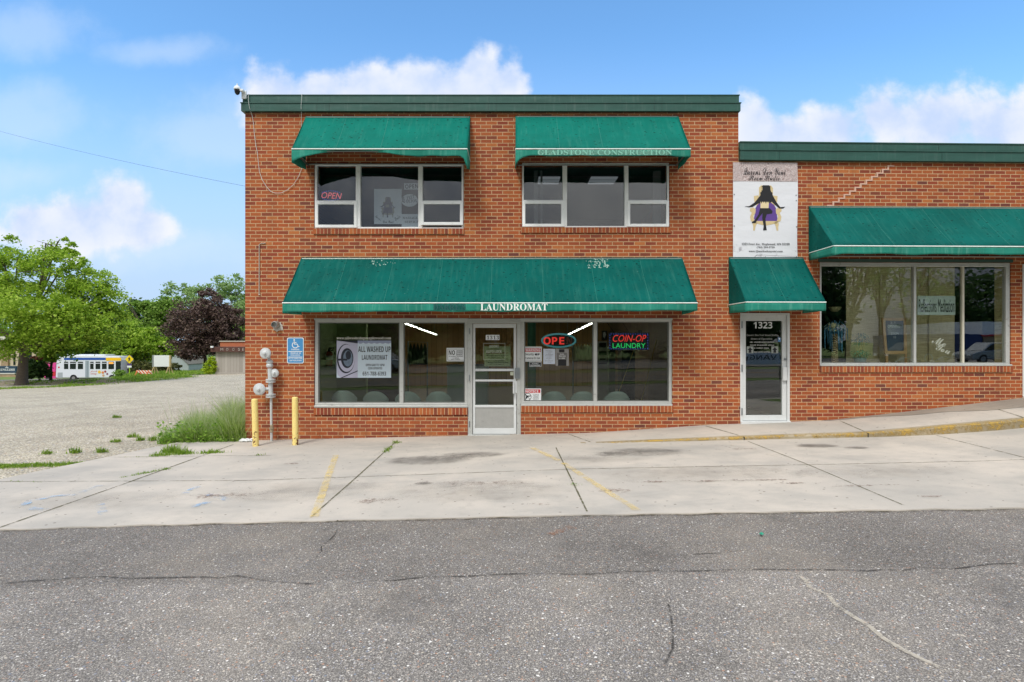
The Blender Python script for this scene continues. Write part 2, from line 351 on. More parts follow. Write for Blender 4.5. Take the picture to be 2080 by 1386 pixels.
def concrete(name, c0, c1, sc=1.0):
    m, g = mk(name); p = g.pos()
    a = g.noise(p, .55 * sc, 5, .6)[0]; b = g.noise(p, 5.0 * sc, 6, .7)[0]; f = g.noise(p, 90 * sc, 3, .6)[0]
    c = g.mix(g.ss(a, .33, .68), c0, c1)
    bl_ = g.ss(g.noise(g.v('ADD', g.v('MULTIPLY', p, (.8, 1.5, 1)), (3, 1, 0)), .75 * sc, 6, .66)[0], .44, .66); c = g.mix(g.m('MULTIPLY', bl_, .5), c, tuple(x * y for x, y in zip(c0[:3], (.70, .73, .76))) + (1,))
    c = g.mix(g.m('MULTIPLY', g.ss(b, .5, .78), .35), c, tuple(x * .66 for x in c0[:3]) + (1,))
    c = g.mix(g.m('MULTIPLY', g.ss(f, .45, .8), .22), c, tuple(x * .55 for x in c0[:3]) + (1,))
    vo = g.n('TexVoronoi', {'Vector': g.v('MULTIPLY', p, (1, 1.6, 1)), 'Scale': 7.5}); rn = g.n('TexWhiteNoise', {0: vo.outputs['Color']}, noise_dimensions='3D').outputs[0]
    sp = g.m('MULTIPLY', g.m('LESS_THAN', vo.outputs['Distance'], g.m('MULTIPLY', rn, .13)), g.m('GREATER_THAN', rn, .5))
    c = g.mix(g.m('MULTIPLY', sp, .85), c, lin(84, 77, 70))
    out(g, bsdf(g, c, .88, g.bump(g.m('ADD', g.m('MULTIPLY', f, .5), b), .25, .006), spec=.2)); return m
CONC = concrete('concrete_slab', lin(176, 170, 160), lin(194, 185, 172)); KERB = concrete('kerb_concrete', lin(150, 138, 114), lin(172, 160, 136), 2)

def pebbles(name, dark, greys, sc, warm=.12, strips=False, rough=.9):
    m, g = mk(name); p = g.pos(); x, y, z = g.sep(p)
    pd = g.v('ADD', p, g.scale(g.v('SUBTRACT', g.n('TexNoise', {'Vector': p, 'Scale': sc * .7, 'Detail': 2.0}).outputs[1], (.5, .5, .5)), .9 / sc))
    pd = g.v('MULTIPLY', pd, (1, 1, .2))
    vo = g.n('TexVoronoi', {'Vector': pd, 'Scale': sc}); rn = g.n('TexWhiteNoise', {0: vo.outputs['Color']}, noise_dimensions='3D').outputs
    st = g.ramp(rn[0], [(0, greys[0]), (.30, greys[1]), (.58, greys[2]), (.80, greys[3]), (.90, lin(176, 144, 122)), (.925, lin(150, 150, 160)), (.97, lin(222, 216, 206))], 'CONSTANT')
    c = g.mix(g.ss(vo.outputs['Distance'], .30, .62), st, dark)
    v2 = g.n('TexVoronoi', {'Vector': pd, 'Scale': sc * 2.7}); r2 = g.n('TexWhiteNoise', {0: v2.outputs['Color']}, noise_dimensions='3D').outputs[0]
    c = g.mix(g.m('MULTIPLY', g.m('GREATER_THAN', r2, .6), .40), c, g.ramp(r2, [(0.6, dark), (.74, greys[1]), (.88, greys[3]), (.97, lin(200, 196, 190))], 'CONSTANT'))
    v3 = g.n('TexVoronoi', {'Vector': pd, 'Scale': sc * .42}); r3 = g.n('TexWhiteNoise', {0: v3.outputs['Color']}, noise_dimensions='3D').outputs[0]
    chip = g.m('MULTIPLY', g.m('LESS_THAN', v3.outputs['Distance'], g.mr(r3, 0, 1, .16, .34)), g.m('GREATER_THAN', r3, .60))
    c = g.mix(g.m('MULTIPLY', chip, .8), c, g.ramp(r3, [(0, lin(60, 57, 54)), (.62, lin(84, 78, 74)), (.70, lin(196, 190, 180)), (.80, lin(168, 128, 104)), (.86, lin(196, 184, 166)), (.93, lin(120, 128, 140)), (.97, lin(232, 228, 220))], 'CONSTANT'))
    big = g.noise(p, .8, 5, .6)[0]; mid = g.noise(p, 5, 4, .6)[0]
    k = g.m('ADD', g.mr(big, .28, .72, .84, 1.19), g.mr(mid, .25, .75, -.07, .07))
    if strips:
        yy = g.m('ADD', y, g.m('MULTIPLY', g.m('SUBTRACT', g.noise(p, 2.5, 4)[0], .5), .14))
        k = g.m('MULTIPLY', k, g.mr(g.ss(yy, 4.22, 4.30), 0, 1, 1.03, .84))
        warmf = g.m('MULTIPLY', g.ss(g.noise(p, .7, 5, .65)[0], .46, .66), .13); c = g.mix(warmf, c, lin(178, 164, 142))
        pt = g.ss(g.noise(g.v('ADD', p, (7.3, 2.1, 0)), 1.1, 6, .7)[0], .55, .68); c = g.mix(g.m('MULTIPLY', pt, .34), c, lin(88, 85, 82))
    c = g.n('HueSaturation', {'Color': c, 'Value': k}).outputs[0]
    h = g.m('SUBTRACT', 1.0, vo.outputs['Distance'])
    out(g, bsdf(g, c, rough, g.bump(h, .45, .008), spec=.25)); return m
ASPHALT = pebbles('asphalt', lin(98, 94, 89), [lin(145, 139, 131), lin(161, 154, 145), lin(128, 123, 118), lin(177, 169, 158)], 105, strips=True)
GRAVEL = pebbles('worn_gravel_asphalt', lin(134, 127, 112), [lin(192, 183, 160), lin(206, 196, 172), lin(176, 166, 146), lin(216, 207, 184)], 34)
STREET = plain('street_asphalt', lin(112, 106, 100), .9, var=.2, sc=4)

def decal(name, col, cover=.5, sc=18, strength=1.0, col2=None, soft=.12):
    """paint or dirt lying on the ground, worn away by noise; vertex attribute a fades the outline"""
    m, g = mk(name); p = g.pos(); at = g.n('Attribute', attribute_name='a').outputs['Fac']
    n = g.noise(p, sc, 6, .68)[0]; n2 = g.noise(p, sc * .22, 3)[0]
    f = g.m('ADD', g.m('MULTIPLY', n, .6), g.m('MULTIPLY', n2, .4))
    a = g.ss(g.m('ADD', f, g.m('SUBTRACT', at, 1.0)), 1 - cover - soft, 1 - cover + soft)
    c = g.mix(g.noise(p, sc * .5, 3)[0], col, col2 or col)
    out(g, g.n('MixShader', {0: g.m('MULTIPLY', a, strength), 1: g.n('BsdfTransparent').outputs[0], 2: bsdf(g, c, .85, spec=.2)}).outputs[0]); return m
YEL_D = decal('worn_yellow_paint', lin(234, 206, 116), .53, 15, .72, lin(228, 204, 146), .2); YEL_F = decal('faint_yellow_paint', lin(226, 206, 160), .46, 22, .55)
YEL_K = decal('kerb_yellow_paint', lin(196, 160, 72), .50, 16, .85, lin(170, 144, 84)); BLUE_D = decal('worn_blue_paint', lin(150, 186, 218), .5, 9, .8); ORG_D = decal('faint_orange_paint', lin(236, 190, 140), .5, 14, .7)
STAIN = decal('oil_stain', lin(84, 79, 74), .60, 5, .62, None, .34); SOFT = decal('broad_soft_stain', lin(128, 122, 112), .52, 2.5, .30, None, .36); STAIN_R = decal('rust_stain', lin(134, 108, 92), .5, 22, .7); CRACK = decal('crack_filler_dark', lin(58, 55, 52), .56, 26, .75); PALE = decal('pale_grit', lin(198, 189, 172), .60, 55, .66); PALE_F = decal('faint_pale_grit', lin(186, 178, 164), .52, 70, .4)
JOINT = decal('slab_joint', lin(88, 82, 70), .60, 22, .9, lin(104, 104, 66)); SOIL = decal('dark_soil', lin(104, 96, 80), .52, 10, .8); SPRAY = decal('orange_spray', lin(168, 112, 78), .5, 40, .6)

def leafmat(name, c0, c1, c2, tr=.35):
    m, g = mk(name); p = g.pos()
    rnd = g.n('NewGeometry').outputs['Random Per Island']; n = g.noise(p, .55, 3)[0]
    c = g.ramp(g.m('ADD', g.m('MULTIPLY', rnd, .55), g.m('MULTIPLY', n, .5)), [(.15, c0), (.5, c1), (.85, c2)])
    out(g, g.n('MixShader', {0: tr, 1: bsdf(g, c, .55, spec=.3), 2: g.n('BsdfTranslucent', {'Color': c}).outputs[0]}).outputs[0]); return m
LEAF_MAPLE = leafmat('maple_leaves', lin(90, 124, 28), lin(146, 180, 50), lin(196, 218, 96), .5); LEAF_DARK = leafmat('dark_leaves', lin(38, 62, 28), lin(62, 92, 42), lin(96, 124, 64))
LEAF_MID = leafmat('mid_leaves', lin(88, 120, 44), lin(124, 160, 64), lin(164, 192, 96), .45); LEAF_PALE = leafmat('pale_leaves', lin(112, 140, 80), lin(146, 176, 106), lin(180, 204, 142), .45)
LEAF_PURPLE = leafmat('purple_leaves', lin(58, 44, 44), lin(92, 72, 66), lin(136, 116, 104), .25); LEAF_LIME = leafmat('lime_leaves', lin(110, 140, 20), lin(160, 186, 36), lin(196, 214, 70))
GRASS = leafmat('grass_blades', lin(104, 142, 40), lin(156, 186, 86), lin(206, 216, 150), .5); GRASS_S = leafmat('short_grass', lin(82, 118, 30), lin(122, 158, 50), lin(168, 188, 84), .45); GRASS_SEED = leafmat('seeding_grass', lin(160, 178, 112), lin(190, 202, 150), lin(216, 220, 184), .5)
BARK = plain('bark', lin(92, 82, 74), .95, var=.4, sc=9, bump=.6); BARK_D = plain('dark_bark', lin(58, 48, 42), .95, var=.3, sc=9)
LAWN = plain('lawn_ground', lin(96, 118, 52), .95, var=.35, sc=1.2, dirt=(lin(120, 108, 84), .5))
YEL_B = None
def bollard_mat():
    m, g = mk('bollard_yellow_paint'); p = g.pos(); x, y, z = g.sep(p)
    c = g.mix(g.noise(p, 5, 4)[0], lin(232, 204, 116), lin(244, 226, 150))
    r = g.m('ADD', g.noise(p, 16, 4, .65)[0], g.m('MULTIPLY', g.ss(z, .55, -.1), .17))
    c = g.mix(g.ss(r, .70, .74), c, lin(104, 54, 26)); c = g.mix(g.m('MULTIPLY', g.ss(g.noise(p, 60, 3)[0], .62, .7), .6), c, lin(150, 110, 60))
    out(g, bsdf(g, c, .55)); return m
YEL_B = bollard_mat(); GREY_P = plain('grey_pipe_paint', lin(196, 200, 200), .5, .1, .1, 14, dirt=(lin(140, 128, 112), .7))
PLASTER = plain('rough_plaster', lin(196, 190, 180), .95, var=.3, sc=40, bump=.8)
GREENWALL = plain('green_wall_paint', lin(150, 164, 120), .7, var=.06); DARKPANEL = plain('dark_brown_panel', lin(74, 60, 48), .6, var=.2)
def planks(name, c0, c1, w=.22, rough=.5, dark=lin(40, 30, 22), axis=0, seam=.03):
    m, g = mk(name); p = g.pos(); c3 = g.sep(p); t = g.m('DIVIDE', c3[axis], w); i = g.m('FLOOR', t); fr = g.m('FRACT', t)
    wn = g.n('TexWhiteNoise', {0: g.comb(i, 1.0, 2.0)}, noise_dimensions='3D').outputs[0]
    gr = g.noise(g.v('MULTIPLY', p, (9, 9, .8) if axis != 2 else (.8, 9, 9)), 3.0, 5, .65)[0]
    c = g.mix(g.m('ADD', g.m('MULTIPLY', wn, .6), g.m('MULTIPLY', gr, .5)), c0, c1); c = g.mix(g.m('LESS_THAN', fr, seam), c, dark)
    out(g, bsdf(g, c, rough)); return m
WOODPANEL = planks('wood_wall_panelling', lin(150, 114, 70), lin(192, 154, 104), .21); OLDWOOD = planks('weathered_fence_boards', lin(138, 132, 124), lin(178, 172, 164), .30, .9, lin(70, 66, 60))
BROWNFASCIA = planks('brown_fascia', lin(70, 44, 38), lin(92, 62, 54), .25, .9, lin(50, 32, 28)); WOOD = plain('light_wood', lin(178, 144, 96), .6, var=.25, sc=14); RAWWOOD = plain('raw_lumber', lin(186, 166, 120), .8, var=.2)
CEIL = plain('ceiling_tiles', lin(186, 186, 176), .9); FLOOR_I = plain('vinyl_floor', lin(170, 162, 146), .35, var=.15, sc=3); PLASTIC = plain('grey_moulded_plastic', lin(178, 188, 184), .4, var=.05)
TUBE = emit('fluorescent_tube', (1, .95, .84, 1), 13.0)
def blind():
    m, g = mk('woven_blind'); p = g.pos(); x, y, z = g.sep(p)
    a = g.noise(g.v('MULTIPLY', p, (2, 2, 60)), 2.0, 4, .6)[0]; b = g.noise(g.v('MULTIPLY', p, (60, 2, 2)), 2.0, 3)[0]
    c = g.mix(g.ss(a, .3, .7), lin(186, 168, 124), lin(232, 216, 172)); c = g.mix(g.m('MULTIPLY', g.ss(b, .45, .7), .25), c, lin(112, 98, 66))
    out(g, bsdf(g, c, .85)); return m
BLIND = blind()
CLIP = plain('clear', lin(200), .3)

# ---------------------------------------------------------------- ground, lot, slab, kerb, markings
def zt(x, y):
    z = .022 * max(-70, min(x, 12)) + .004 * (max(-30, min(y, 10.5)) - 10.5) - .02 * max(0, min(y, 110) - 10.5)
    if x > 6 and y > 3: z += .0156 * (min(x, 9.5) - 6) ** 2 * min(1, (y - 3) / 4)
    if y > 42:
        s = max(0, min(1, (y - 42) / 14)); s = s * s * (3 - 2 * s); k = max(0, min(1, (-x / y - .66) / .05))
        z -= .66 * s * k
    return z
def gp(px, py):
    """the point of the lot's surface that is seen at a photo pixel"""
    d = 8.0
    for _ in range(60): d = .5 * d + .5 * min(200, (E - zt((px - CX) / F * d, d)) * F / (py - CY))
    return ((px - CX) / F * d, d)
def at(px, d, dz=0.0):
    x = (px - CX) / F * d; return (x, d, zt(x, d) + dz)
def sheet(name, c, nu, nv, off, mat, skirt=0):
    mb = MB(); a, b, cc, d = c
    def fn(u, v):
        x = (a[0] * (1 - u) + b[0] * u) * (1 - v) + (d[0] * (1 - u) + cc[0] * u) * v; y = (a[1] * (1 - u) + b[1] * u) * (1 - v) + (d[1] * (1 - u) + cc[1] * u) * v
        return (x, y, zt(x, y) + off)
    mb.grid(fn, nu, nv); return struct(mb.build(name, mat))
gx = sorted(set([-1200, -600, -300, -150, -110] + list(range(-90, 91, 5)) + [110, 150, 300, 600, 1200])); gy = sorted(set([-600, -300, -150, -80] + list(range(-60, 0, 5)) + [0, 3, 5, 7, 9, 10.5, 12, 15] + list(range(18, 121, 3)) + [150, 250, 450, 900, 1500]))
mb = MB(); mb.add([(x, y, zt(x, y) - .05) for y in gy for x in gx], [(j * len(gx) + i, j * len(gx) + i + 1, (j + 1) * len(gx) + i + 1, (j + 1) * len(gx) + i) for j in range(len(gy) - 1) for i in range(len(gx) - 1)])
struct(mb.build('ground', LAWN))
fe = [gp(px, py) for px, py in ((0, 1080), (312, 1069), (625, 1061), (900, 1055), (1195, 1048), (1500, 1043), (1800, 1038), (2080, 1034))]
fe = [(-9.5, fe[0][1] - .02)] + fe + [(16, fe[-1][1] + .05)]
fex = [p[0] for p in fe]; fey = [p[1] for p in fe]
def front_y(x): return float(np.interp(x, fex, fey)) + .012 * math.sin(x * 9) + .008 * math.sin(x * 23 + 1)
sheet('asphalt_lot', [(-22, -1.2), (22, -1.2), (22, 5.95), (-22, 5.95)], 60, 8, .0, ASPHALT)
mb = MB()
def fn(u, v):
    y = 5.95 + v * 51.0; xl = -75 if y < 41 else -31; x = xl + u * (-4.9 - xl); return (x, y, zt(x, y) - .02)
mb.grid(fn, 24, 51); struct(mb.build('gravel_lot', GRAVEL))
mb = MB()                                                             # concrete parking apron
def left_x(y): return float(np.interp(y, [5.5, 7.8, 10.35, 10.7], [-7.75, -7.0, -6.2, -6.1]))
def fn(u, v):
    t = v; y1 = 10.56
    x_ = -7.3 + u * 23.0; y = front_y(x_) + t * (y1 - front_y(x_)); xl = left_x(y); x = xl + u * (15.7 - xl)
    if u == 0: x += .01 * math.sin(y * 17)
    return (x, y, zt(x, y) + .014)
mb.grid(fn, 120, 16); n0 = len(mb.v)
for i in range(121): mb.v.append((mb.v[i][0], mb.v[i][1] - .002, mb.v[i][2] - .012))
mb.f += [(n0 + i, n0 + i + 1, i + 1, i) for i in range(120)]
n1_ = len(mb.v)
for j in range(17): p = mb.v[j * 121]; mb.v.append((p[0] - .012, p[1], p[2] - .09))
mb.f += [(n1_ + j + 1, n1_ + j, j * 121, (j + 1) * 121) for j in range(16)]
struct(mb.build('concrete_apron', CONC))

# raised pavement in front of the wing, with kerb
KX = [1.3, 1.52, 3.85, 5.9, 8.53, 12, 15.5]; KT = [zt(1.3, 9.48) + .012, zt(1.52, 9.48) + .016, .14, .205, .427, .74, 1.02]
VX = [1.1, 1.45, 3.64, 5.14, 5.9, 7.4, 9.45, 12.5, 15.5]; VT = [.036, .045, .195, .249, .272, .43, .665, .98, 1.25]
def pave_z(x, t):                            # t 0 at the kerb, 1 at the wall
    a = float(np.interp(x, KX, KT)); b = float(np.interp(x, VX, VT)); return a + (b - a) * (t ** .9)
def wall_y(x): return D + max(0, x - WX0) * WT + .03
def pave(name, xs, rows, mat, dz=0):
    mb = MB()
    for x in xs:
        for t in (rows(x) if callable(rows) else rows):
            if t < 0: mb.v.append((x, 9.462 + .004 * math.sin(x * 6), min(pave_z(x, 0) - .03, zt(x, 9.46) - .0) if t == -2 else pave_z(x, 0) - .018 + dz))
            else: mb.v.append((x, 9.48 + t * (wall_y(x) - 9.48), pave_z(x, t) + dz))
    n = len(rows(xs[0]) if callable(rows) else rows); mb.f = [(i * n + j, (i + 1) * n + j, (i + 1) * n + j + 1, i * n + j + 1) for i in range(len(xs) - 1) for j in range(n - 1)]
    return mb
xs = list(np.linspace(1.15, 15.5, 80))
struct(pave('pavement', xs, [.11, .3, .5, .75, 1], CONC).build('pavement', CONC))
struct(pave('kerb', xs, [-2, -1, 0.012, .11], KERB).build('kerb', KERB))
struct(pave('ramp', list(np.linspace(5.75, 15.5, 44)), lambda x: [1 - .5 * min(1, max(.02, (x - 5.7) / 3.4)) + .03 * math.sin(x * 5), .97, 1], CONC, .006).build('pavement_ramp', concrete('dark_patch_concrete', lin(142, 132, 120), lin(160, 150, 136))))

def dmesh(name, V, Fc, A, mat):
    me = bpy.data.meshes.new(name); me.from_pydata(V, [], Fc); me.update()
    at_ = me.attributes.new('a', 'FLOAT', 'POINT'); at_.data.foreach_set('value', A)
    return struct(link(name, me, mat))
def ribbon(name, pts, w, mat, off=.02, px=True, zf=None, ends=.6, jit=0.0):
    P = [gp(*p) if px else p for p in pts]; Q = []
    for i in range(len(P) - 1):
        L = math.hypot(P[i + 1][0] - P[i][0], P[i + 1][1] - P[i][1]); n = max(1, int(L / .12))
        Q += [(P[i][0] + (P[i + 1][0] - P[i][0]) * k / n, P[i][1] + (P[i + 1][1] - P[i][1]) * k / n) for k in range(n)]
    Q.append(P[-1]); V = []; A = []; zf = zf or zt
    for i, p in enumerate(Q):
        q0, q1 = Q[max(0, i - 1)], Q[min(len(Q) - 1, i + 1)]; L = math.hypot(q1[0] - q0[0], q1[1] - q0[1]) or 1
        nx, ny = -(q1[1] - q0[1]) / L, (q1[0] - q0[0]) / L; j = random.uniform(-jit, jit)
        for k, a in ((-1, .55), (-.5, .95), (.5, .95), (1, .55)):
            x, y = p[0] + nx * (k * w / 2 + j), p[1] + ny * (k * w / 2 + j); V.append((x, y, zf(x, y) + off)); A.append(a * (ends if i in (0, len(Q) - 1) else 1))
    return dmesh(name, V, [(i * 4 + k, i * 4 + k + 1, i * 4 + k + 5, i * 4 + k + 4) for i in range(len(Q) - 1) for k in range(3)], A, mat)
def blob(name, px, py, rx, ry, mat, off=.02):
    c = gp(px, py); V = [(c[0], c[1], zt(*c) + off)]; A = [1.0]
    for r, a in ((.5, .85), (1, .25)):
        for k in range(20):
            w = 2 * math.pi * k / 20; x, y = c[0] + rx * r * math.cos(w), c[1] + ry * r * math.sin(w); V.append((x, y, zt(x, y) + off)); A.append(a)
    Fc = [(0, 1 + k, 1 + (k + 1) % 20) for k in range(20)] + [(1 + k, 21 + k, 21 + (k + 1) % 20, 1 + (k + 1) % 20) for k in range(20)]
    return dmesh(name, V, Fc, A, mat)
J1 = [(-60, 1097), (0, 1075), (240, 990), (480, 903)]; J2 = [(625, 1060), (720, 976), (810, 894)]; J3 = [(1195, 1048), (1160, 975), (1128, 909)]; J4 = [(1850, 1036), (1640, 946), (1512, 896)]; J5 = [(2120, 942), (1895, 885)]
H1 = [(-40, 982), (0, 981), (500, 979), (850, 967), (1040, 960), (1195, 955), (1640, 947), (2120, 934)]; H2 = [(215, 931), (330, 930), (455, 928), (560, 928)]
for j_, w_ in ((J1, .04), (J2, .034), (J3, .03), (J4, .024), (J5, .024), (H1, .022), (H2, .022)): ribbon('slab_joint', j_, w_, JOINT, .0185)
pz = lambda x, y: pave_z(x, max(0, min(1, (y - 9.48) / (wall_y(x) - 9.48))))
for x in (1.35, 3.86, 5.92, 8.6):
    ribbon('slab_joint', [(x, 9.485), (x - .35 if x < 4 else x + .1, wall_y(x) - .03)], .035, JOINT, .005, px=False, zf=pz)
for nm, pts, w_, mt in (('painted_line', [(683, 925), (662, 985), (636, 1061)], .15, YEL_D), ('painted_line', [(1076, 910), (1140, 941)], .15, YEL_D), ('painted_line', [(1140, 941), (1230, 1000), (1305, 1047)], .14, YEL_D),
                        ('painted_line', [(1450, 899), (1600, 936)], .10, YEL_F), ('painted_line', [(1830, 888), (1965, 908)], .10, YEL_F), ('painted_line', [(1935, 1034), (1960, 1034)], .10, YEL_F)):
    ribbon(nm, pts, w_, mt, .0225)
for pts in ([(215, 985), (190, 995), (150, 1010), (110, 1015)], [(35, 1038), (60, 1022), (110, 1012), (160, 1008)], [(40, 1034), (90, 1040), (130, 1036)], [(200, 1022), (210, 1048), (235, 1050)], [(415, 985), (390, 998), (362, 1012)], [(410, 1005), (450, 1014), (478, 1026)], [(352, 1040), (400, 1031), (440, 1018)], [(205, 1018), (235, 1018)]):
    ribbon('blue_paint_mark', pts, .17, BLUE_D, .0225)
ribbon('orange_paint_mark', [(322, 1044), (350, 1041)], .09, ORG_D, .0225)
for px, py, rx, ry, mt in ((870, 937, 1.0, .5, STAIN), (960, 926, .8, .34, STAIN), (1300, 921, 1.05, .5, STAIN), (1245, 925, .4, .25, STAIN), (1660, 908, .55, .25, STAIN), (1740, 912, .3, .15, STAIN), (1100, 1027, .32, .18, STAIN_R), (860, 985, .2, .1, STAIN),
                          (1450, 980, .9, .12, STAIN_R), (1620, 985, .6, .1, STAIN_R), (1330, 982, 1.2, .10, STAIN_R), (1560, 978, 1.0, .09, STAIN_R), (1750, 990, .9, .10, STAIN_R), (760, 1020, .8, .3, STAIN_R), (1240, 1000, .5, .25, STAIN_R), (980, 985, 1.2, .35, STAIN_R), (1500, 915, .7, .2, STAIN_R), (450, 1010, 1.0, .3, STAIN_R), (960, 1000, 2.0, .8, SOFT), (1420, 965, 2.2, .8, SOFT), (1780, 960, 1.8, .7, SOFT), (620, 1000, 1.6, .8, SOFT), (180, 1020, 1.8, .7, SOFT), (1200, 935, 1.4, .5, SOFT), (1900, 1012, .4, .1, STAIN_R), (590, 945, .35, .15, STAIN_R)): blob('ground_stain', px, py, rx, ry, mt, .0205)
CR = [([(-20, 1189), (60, 1180), (150, 1175), (210, 1171), (240, 1177), (350, 1175), (480, 1172), (560, 1184), (690, 1187)], .035, CRACK), ([(690, 1187), (900, 1173), (1040, 1168), (1200, 1166), (1340, 1160), (1600, 1158), (1800, 1160), (1960, 1154), (2090, 1143)], .028, CRACK),
      ([(1340, 1132), (1430, 1126), (1520, 1120), (1540, 1113)], .018, CRACK), ([(692, 1070), (668, 1098), (655, 1110), (636, 1146)], .018, CRACK), ([(1355, 1215), (1372, 1290), (1368, 1320), (1335, 1390)], .02, CRACK), ([(180, 1290), (250, 1268), (310, 1248)], .015, CRACK), ([(20, 1362), (120, 1330)], .014, CRACK),
      ([(705, 1168), (660, 1218), (610, 1285), (520, 1385)], .13, PALE_F), ([(1604, 1160), (1650, 1195), (1700, 1228), (1800, 1297), (1940, 1388)], .055, PALE), ([(2010, 1155), (2090, 1168)], .22, PALE_F), ([(230, 1244), (310, 1228)], .14, PALE_F), ([(1600, 1155), (1680, 1150)], .1, PALE_F), ([(1580, 1057), (1595, 1062)], .12, PALE)]
for pts, w_, mt in CR: ribbon('asphalt_crack', pts, w_, mt, .006, jit=.018 if mt is CRACK else .035)
ribbon('orange_paint_mark', [(1092, 1098), (1120, 1086), (1180, 1064)], .16, SPRAY, .006)
ribbon('soil_edge', [(-20, 1081), (300, 1070), (625, 1062), (1195, 1050), (2090, 1036)], .07, SOIL, .0075, jit=.02)
ribbon('soil_edge', [(340, 906), (420, 901), (498, 899)], .16, SOIL, .022)
# worn yellow on the kerb: on its top edge and its face
def kerb_paint(x0, x1, t0, t1):
    V = []; A = []; n = int((x1 - x0) / .08)
    for i in range(n + 1):
        x = x0 + (x1 - x0) * i / n; h = pave_z(x, 0)
        for y, z, a in ((9.455, max(zt(x, 9.46) + .02, h - .13), .92), (9.457, h - .012, 1), (9.475, h + .006, 1), (9.52, pave_z(x, .04) + .006, .95), (9.58, pave_z(x, .1) + .006, .5)): V.append((x, y + .004 * math.sin(x * 6) * (y < 9.46), z)); A.append(a)
    dmesh('kerb_paint', V, [(i * 5 + k, (i + 1) * 5 + k, (i + 1) * 5 + k + 1, i * 5 + k + 1) for i in range(n) for k in range(4)], A, YEL_K)
for x in (3.86, 5.92, 8.62): struct(MB().box(x - .008, x + .008, 9.452, 9.5, zt(x, 9.46), pave_z(x, 0) + .003).build('slab_joint', DARK))
kerb_paint(1.5, 4.6, 0, 1); kerb_paint(4.7, 15, 0, 1)

# ---------------------------------------------------------------- grass
def blades(pos, h, w, lean=.5, seed=1):
    """pos (n,3), h (n,) -> bent two-quad blades, array (n*8,3)"""
    r = np.random.default_rng(seed); n = len(pos); a = r.uniform(0, 2 * np.pi, n); l = r.uniform(.05, lean, n) * h; b = r.uniform(0, 2 * np.pi, n)
    d = np.stack([np.cos(a), np.sin(a), 0 * a], 1) * (w * .5)[:, None]; ln = np.stack([np.cos(b), np.sin(b), 0 * b], 1) * l[:, None]; up = np.array([0, 0, 1.0])
    m = pos + up * (h * .55)[:, None] + ln * .35; t = pos + up * h[:, None] + ln
    return np.stack([pos - d, pos + d, m + d * .8, m - d * .8, m - d * .8, m + d * .8, t + d * .12, t - d * .12], 1).reshape(-1, 3)
def tufts(name, label, cat, spots, mat, seed, kind='stuff'):
    """spots: (x, y, radius_x, radius_y, count, height, blade width)"""
    r = np.random.default_rng(seed); out_ = []
    for (x, y, rx, ry, n, h, w) in spots:
        q = r.normal(0, .5, (n, 2)); xs_, ys_ = x + q[:, 0] * rx, y + q[:, 1] * ry
        P = np.stack([xs_, ys_, [zt(a, b) - .01 for a, b in zip(xs_, ys_)]], 1); fall = np.exp(-(q ** 2).sum(1) * .8)
        out_.append(blades(P, h * r.uniform(.35, 1, n) * (.4 + .6 * fall), w * r.uniform(.6, 1.2, n), .75, seed + len(out_)))
    o = raw(name, np.concatenate(out_), 4, mat); tag(o, label, cat); o['kind'] = kind; return o
r = np.random.default_rng(5); n = 15000
tx = r.uniform(0, 1, n) ** .75; gx_ = -6.55 + tx * 1.62 + r.normal(0, .06, n); gy_ = 10.42 + r.uniform(0, 1, n) ** 1.4 * (1.6 + 1.2 * tx) + .1 * (1 - tx)
keep = (gx_ < -4.94) | (gy_ < 10.46); gx_, gy_, tx = gx_[keep], gy_[keep], tx[keep]
hh = (.42 + .52 * tx ** 1.15) * (.55 + .45 * np.clip((gy_ - 10.35) / .7, 0, 1)) * (.78 + .26 * np.sin(gx_ * 9 + gy_ * 4) + .12 * np.sin(gx_ * 23 - gy_ * 11))
P = np.stack([gx_, gy_, [zt(a, b) - .03 for a, b in zip(gx_, gy_)]], 1)
o = raw('grass', blades(P, hh * r.uniform(.45, 1.05, len(hh)), r.uniform(.006, .015, len(hh)), .7, 3), 4, GRASS); tag(o, 'tall unmown grass against the left corner of the brick building', 'grass'); struct(o, 'stuff')
ks = 90; sx_ = r.uniform(-6.35, -5.3, ks); sy_ = r.uniform(10.5, 11.4, ks); SP = np.stack([sx_, sy_, [zt(a, b) for a, b in zip(sx_, sy_)]], 1)
o = raw('grass', blades(SP, r.uniform(.55, .88, ks), np.full(ks, .008), .45, 6), 4, GRASS_SEED); tag(o, 'long wispy stems sticking out of the tall grass', 'grass'); struct(o, 'stuff')
sel = r.uniform(0, 1, len(hh)) < .20
o = None
nl = 2600; lx = r.uniform(-6.5, -4.97, nl); ly = 10.38 + r.uniform(0, 1, nl) ** 1.6 * 1.0; lz = np.array([zt(a, b) for a, b in zip(lx, ly)]) + r.uniform(0, 1, nl) ** 1.7 * .40 * (1.15 - .6 * (ly - 10.38)) * (.55 + .45 * np.sin(lx * 9) ** 2)
LC = np.stack([lx, ly, lz], 1); la = r.normal(0, 1, (nl, 3)); la[:, 2] *= .5; la /= np.linalg.norm(la, axis=1)[:, None]; lb = np.cross(la, r.normal(0, 1, (nl, 3))); lb /= np.linalg.norm(lb, axis=1)[:, None]; ls = r.uniform(.014, .042, nl)[:, None]
o = raw('weeds', np.stack([LC - la * ls, LC + lb * ls * .45, LC + la * ls, LC - lb * ls * .45], 1).reshape(-1, 3), 4, leafmat('weed_leaves', lin(84, 124, 34), lin(130, 172, 60), lin(176, 204, 100), .45)); tag(o, 'leafy low weeds at the foot of the tall grass', 'weeds'); struct(o, 'stuff')
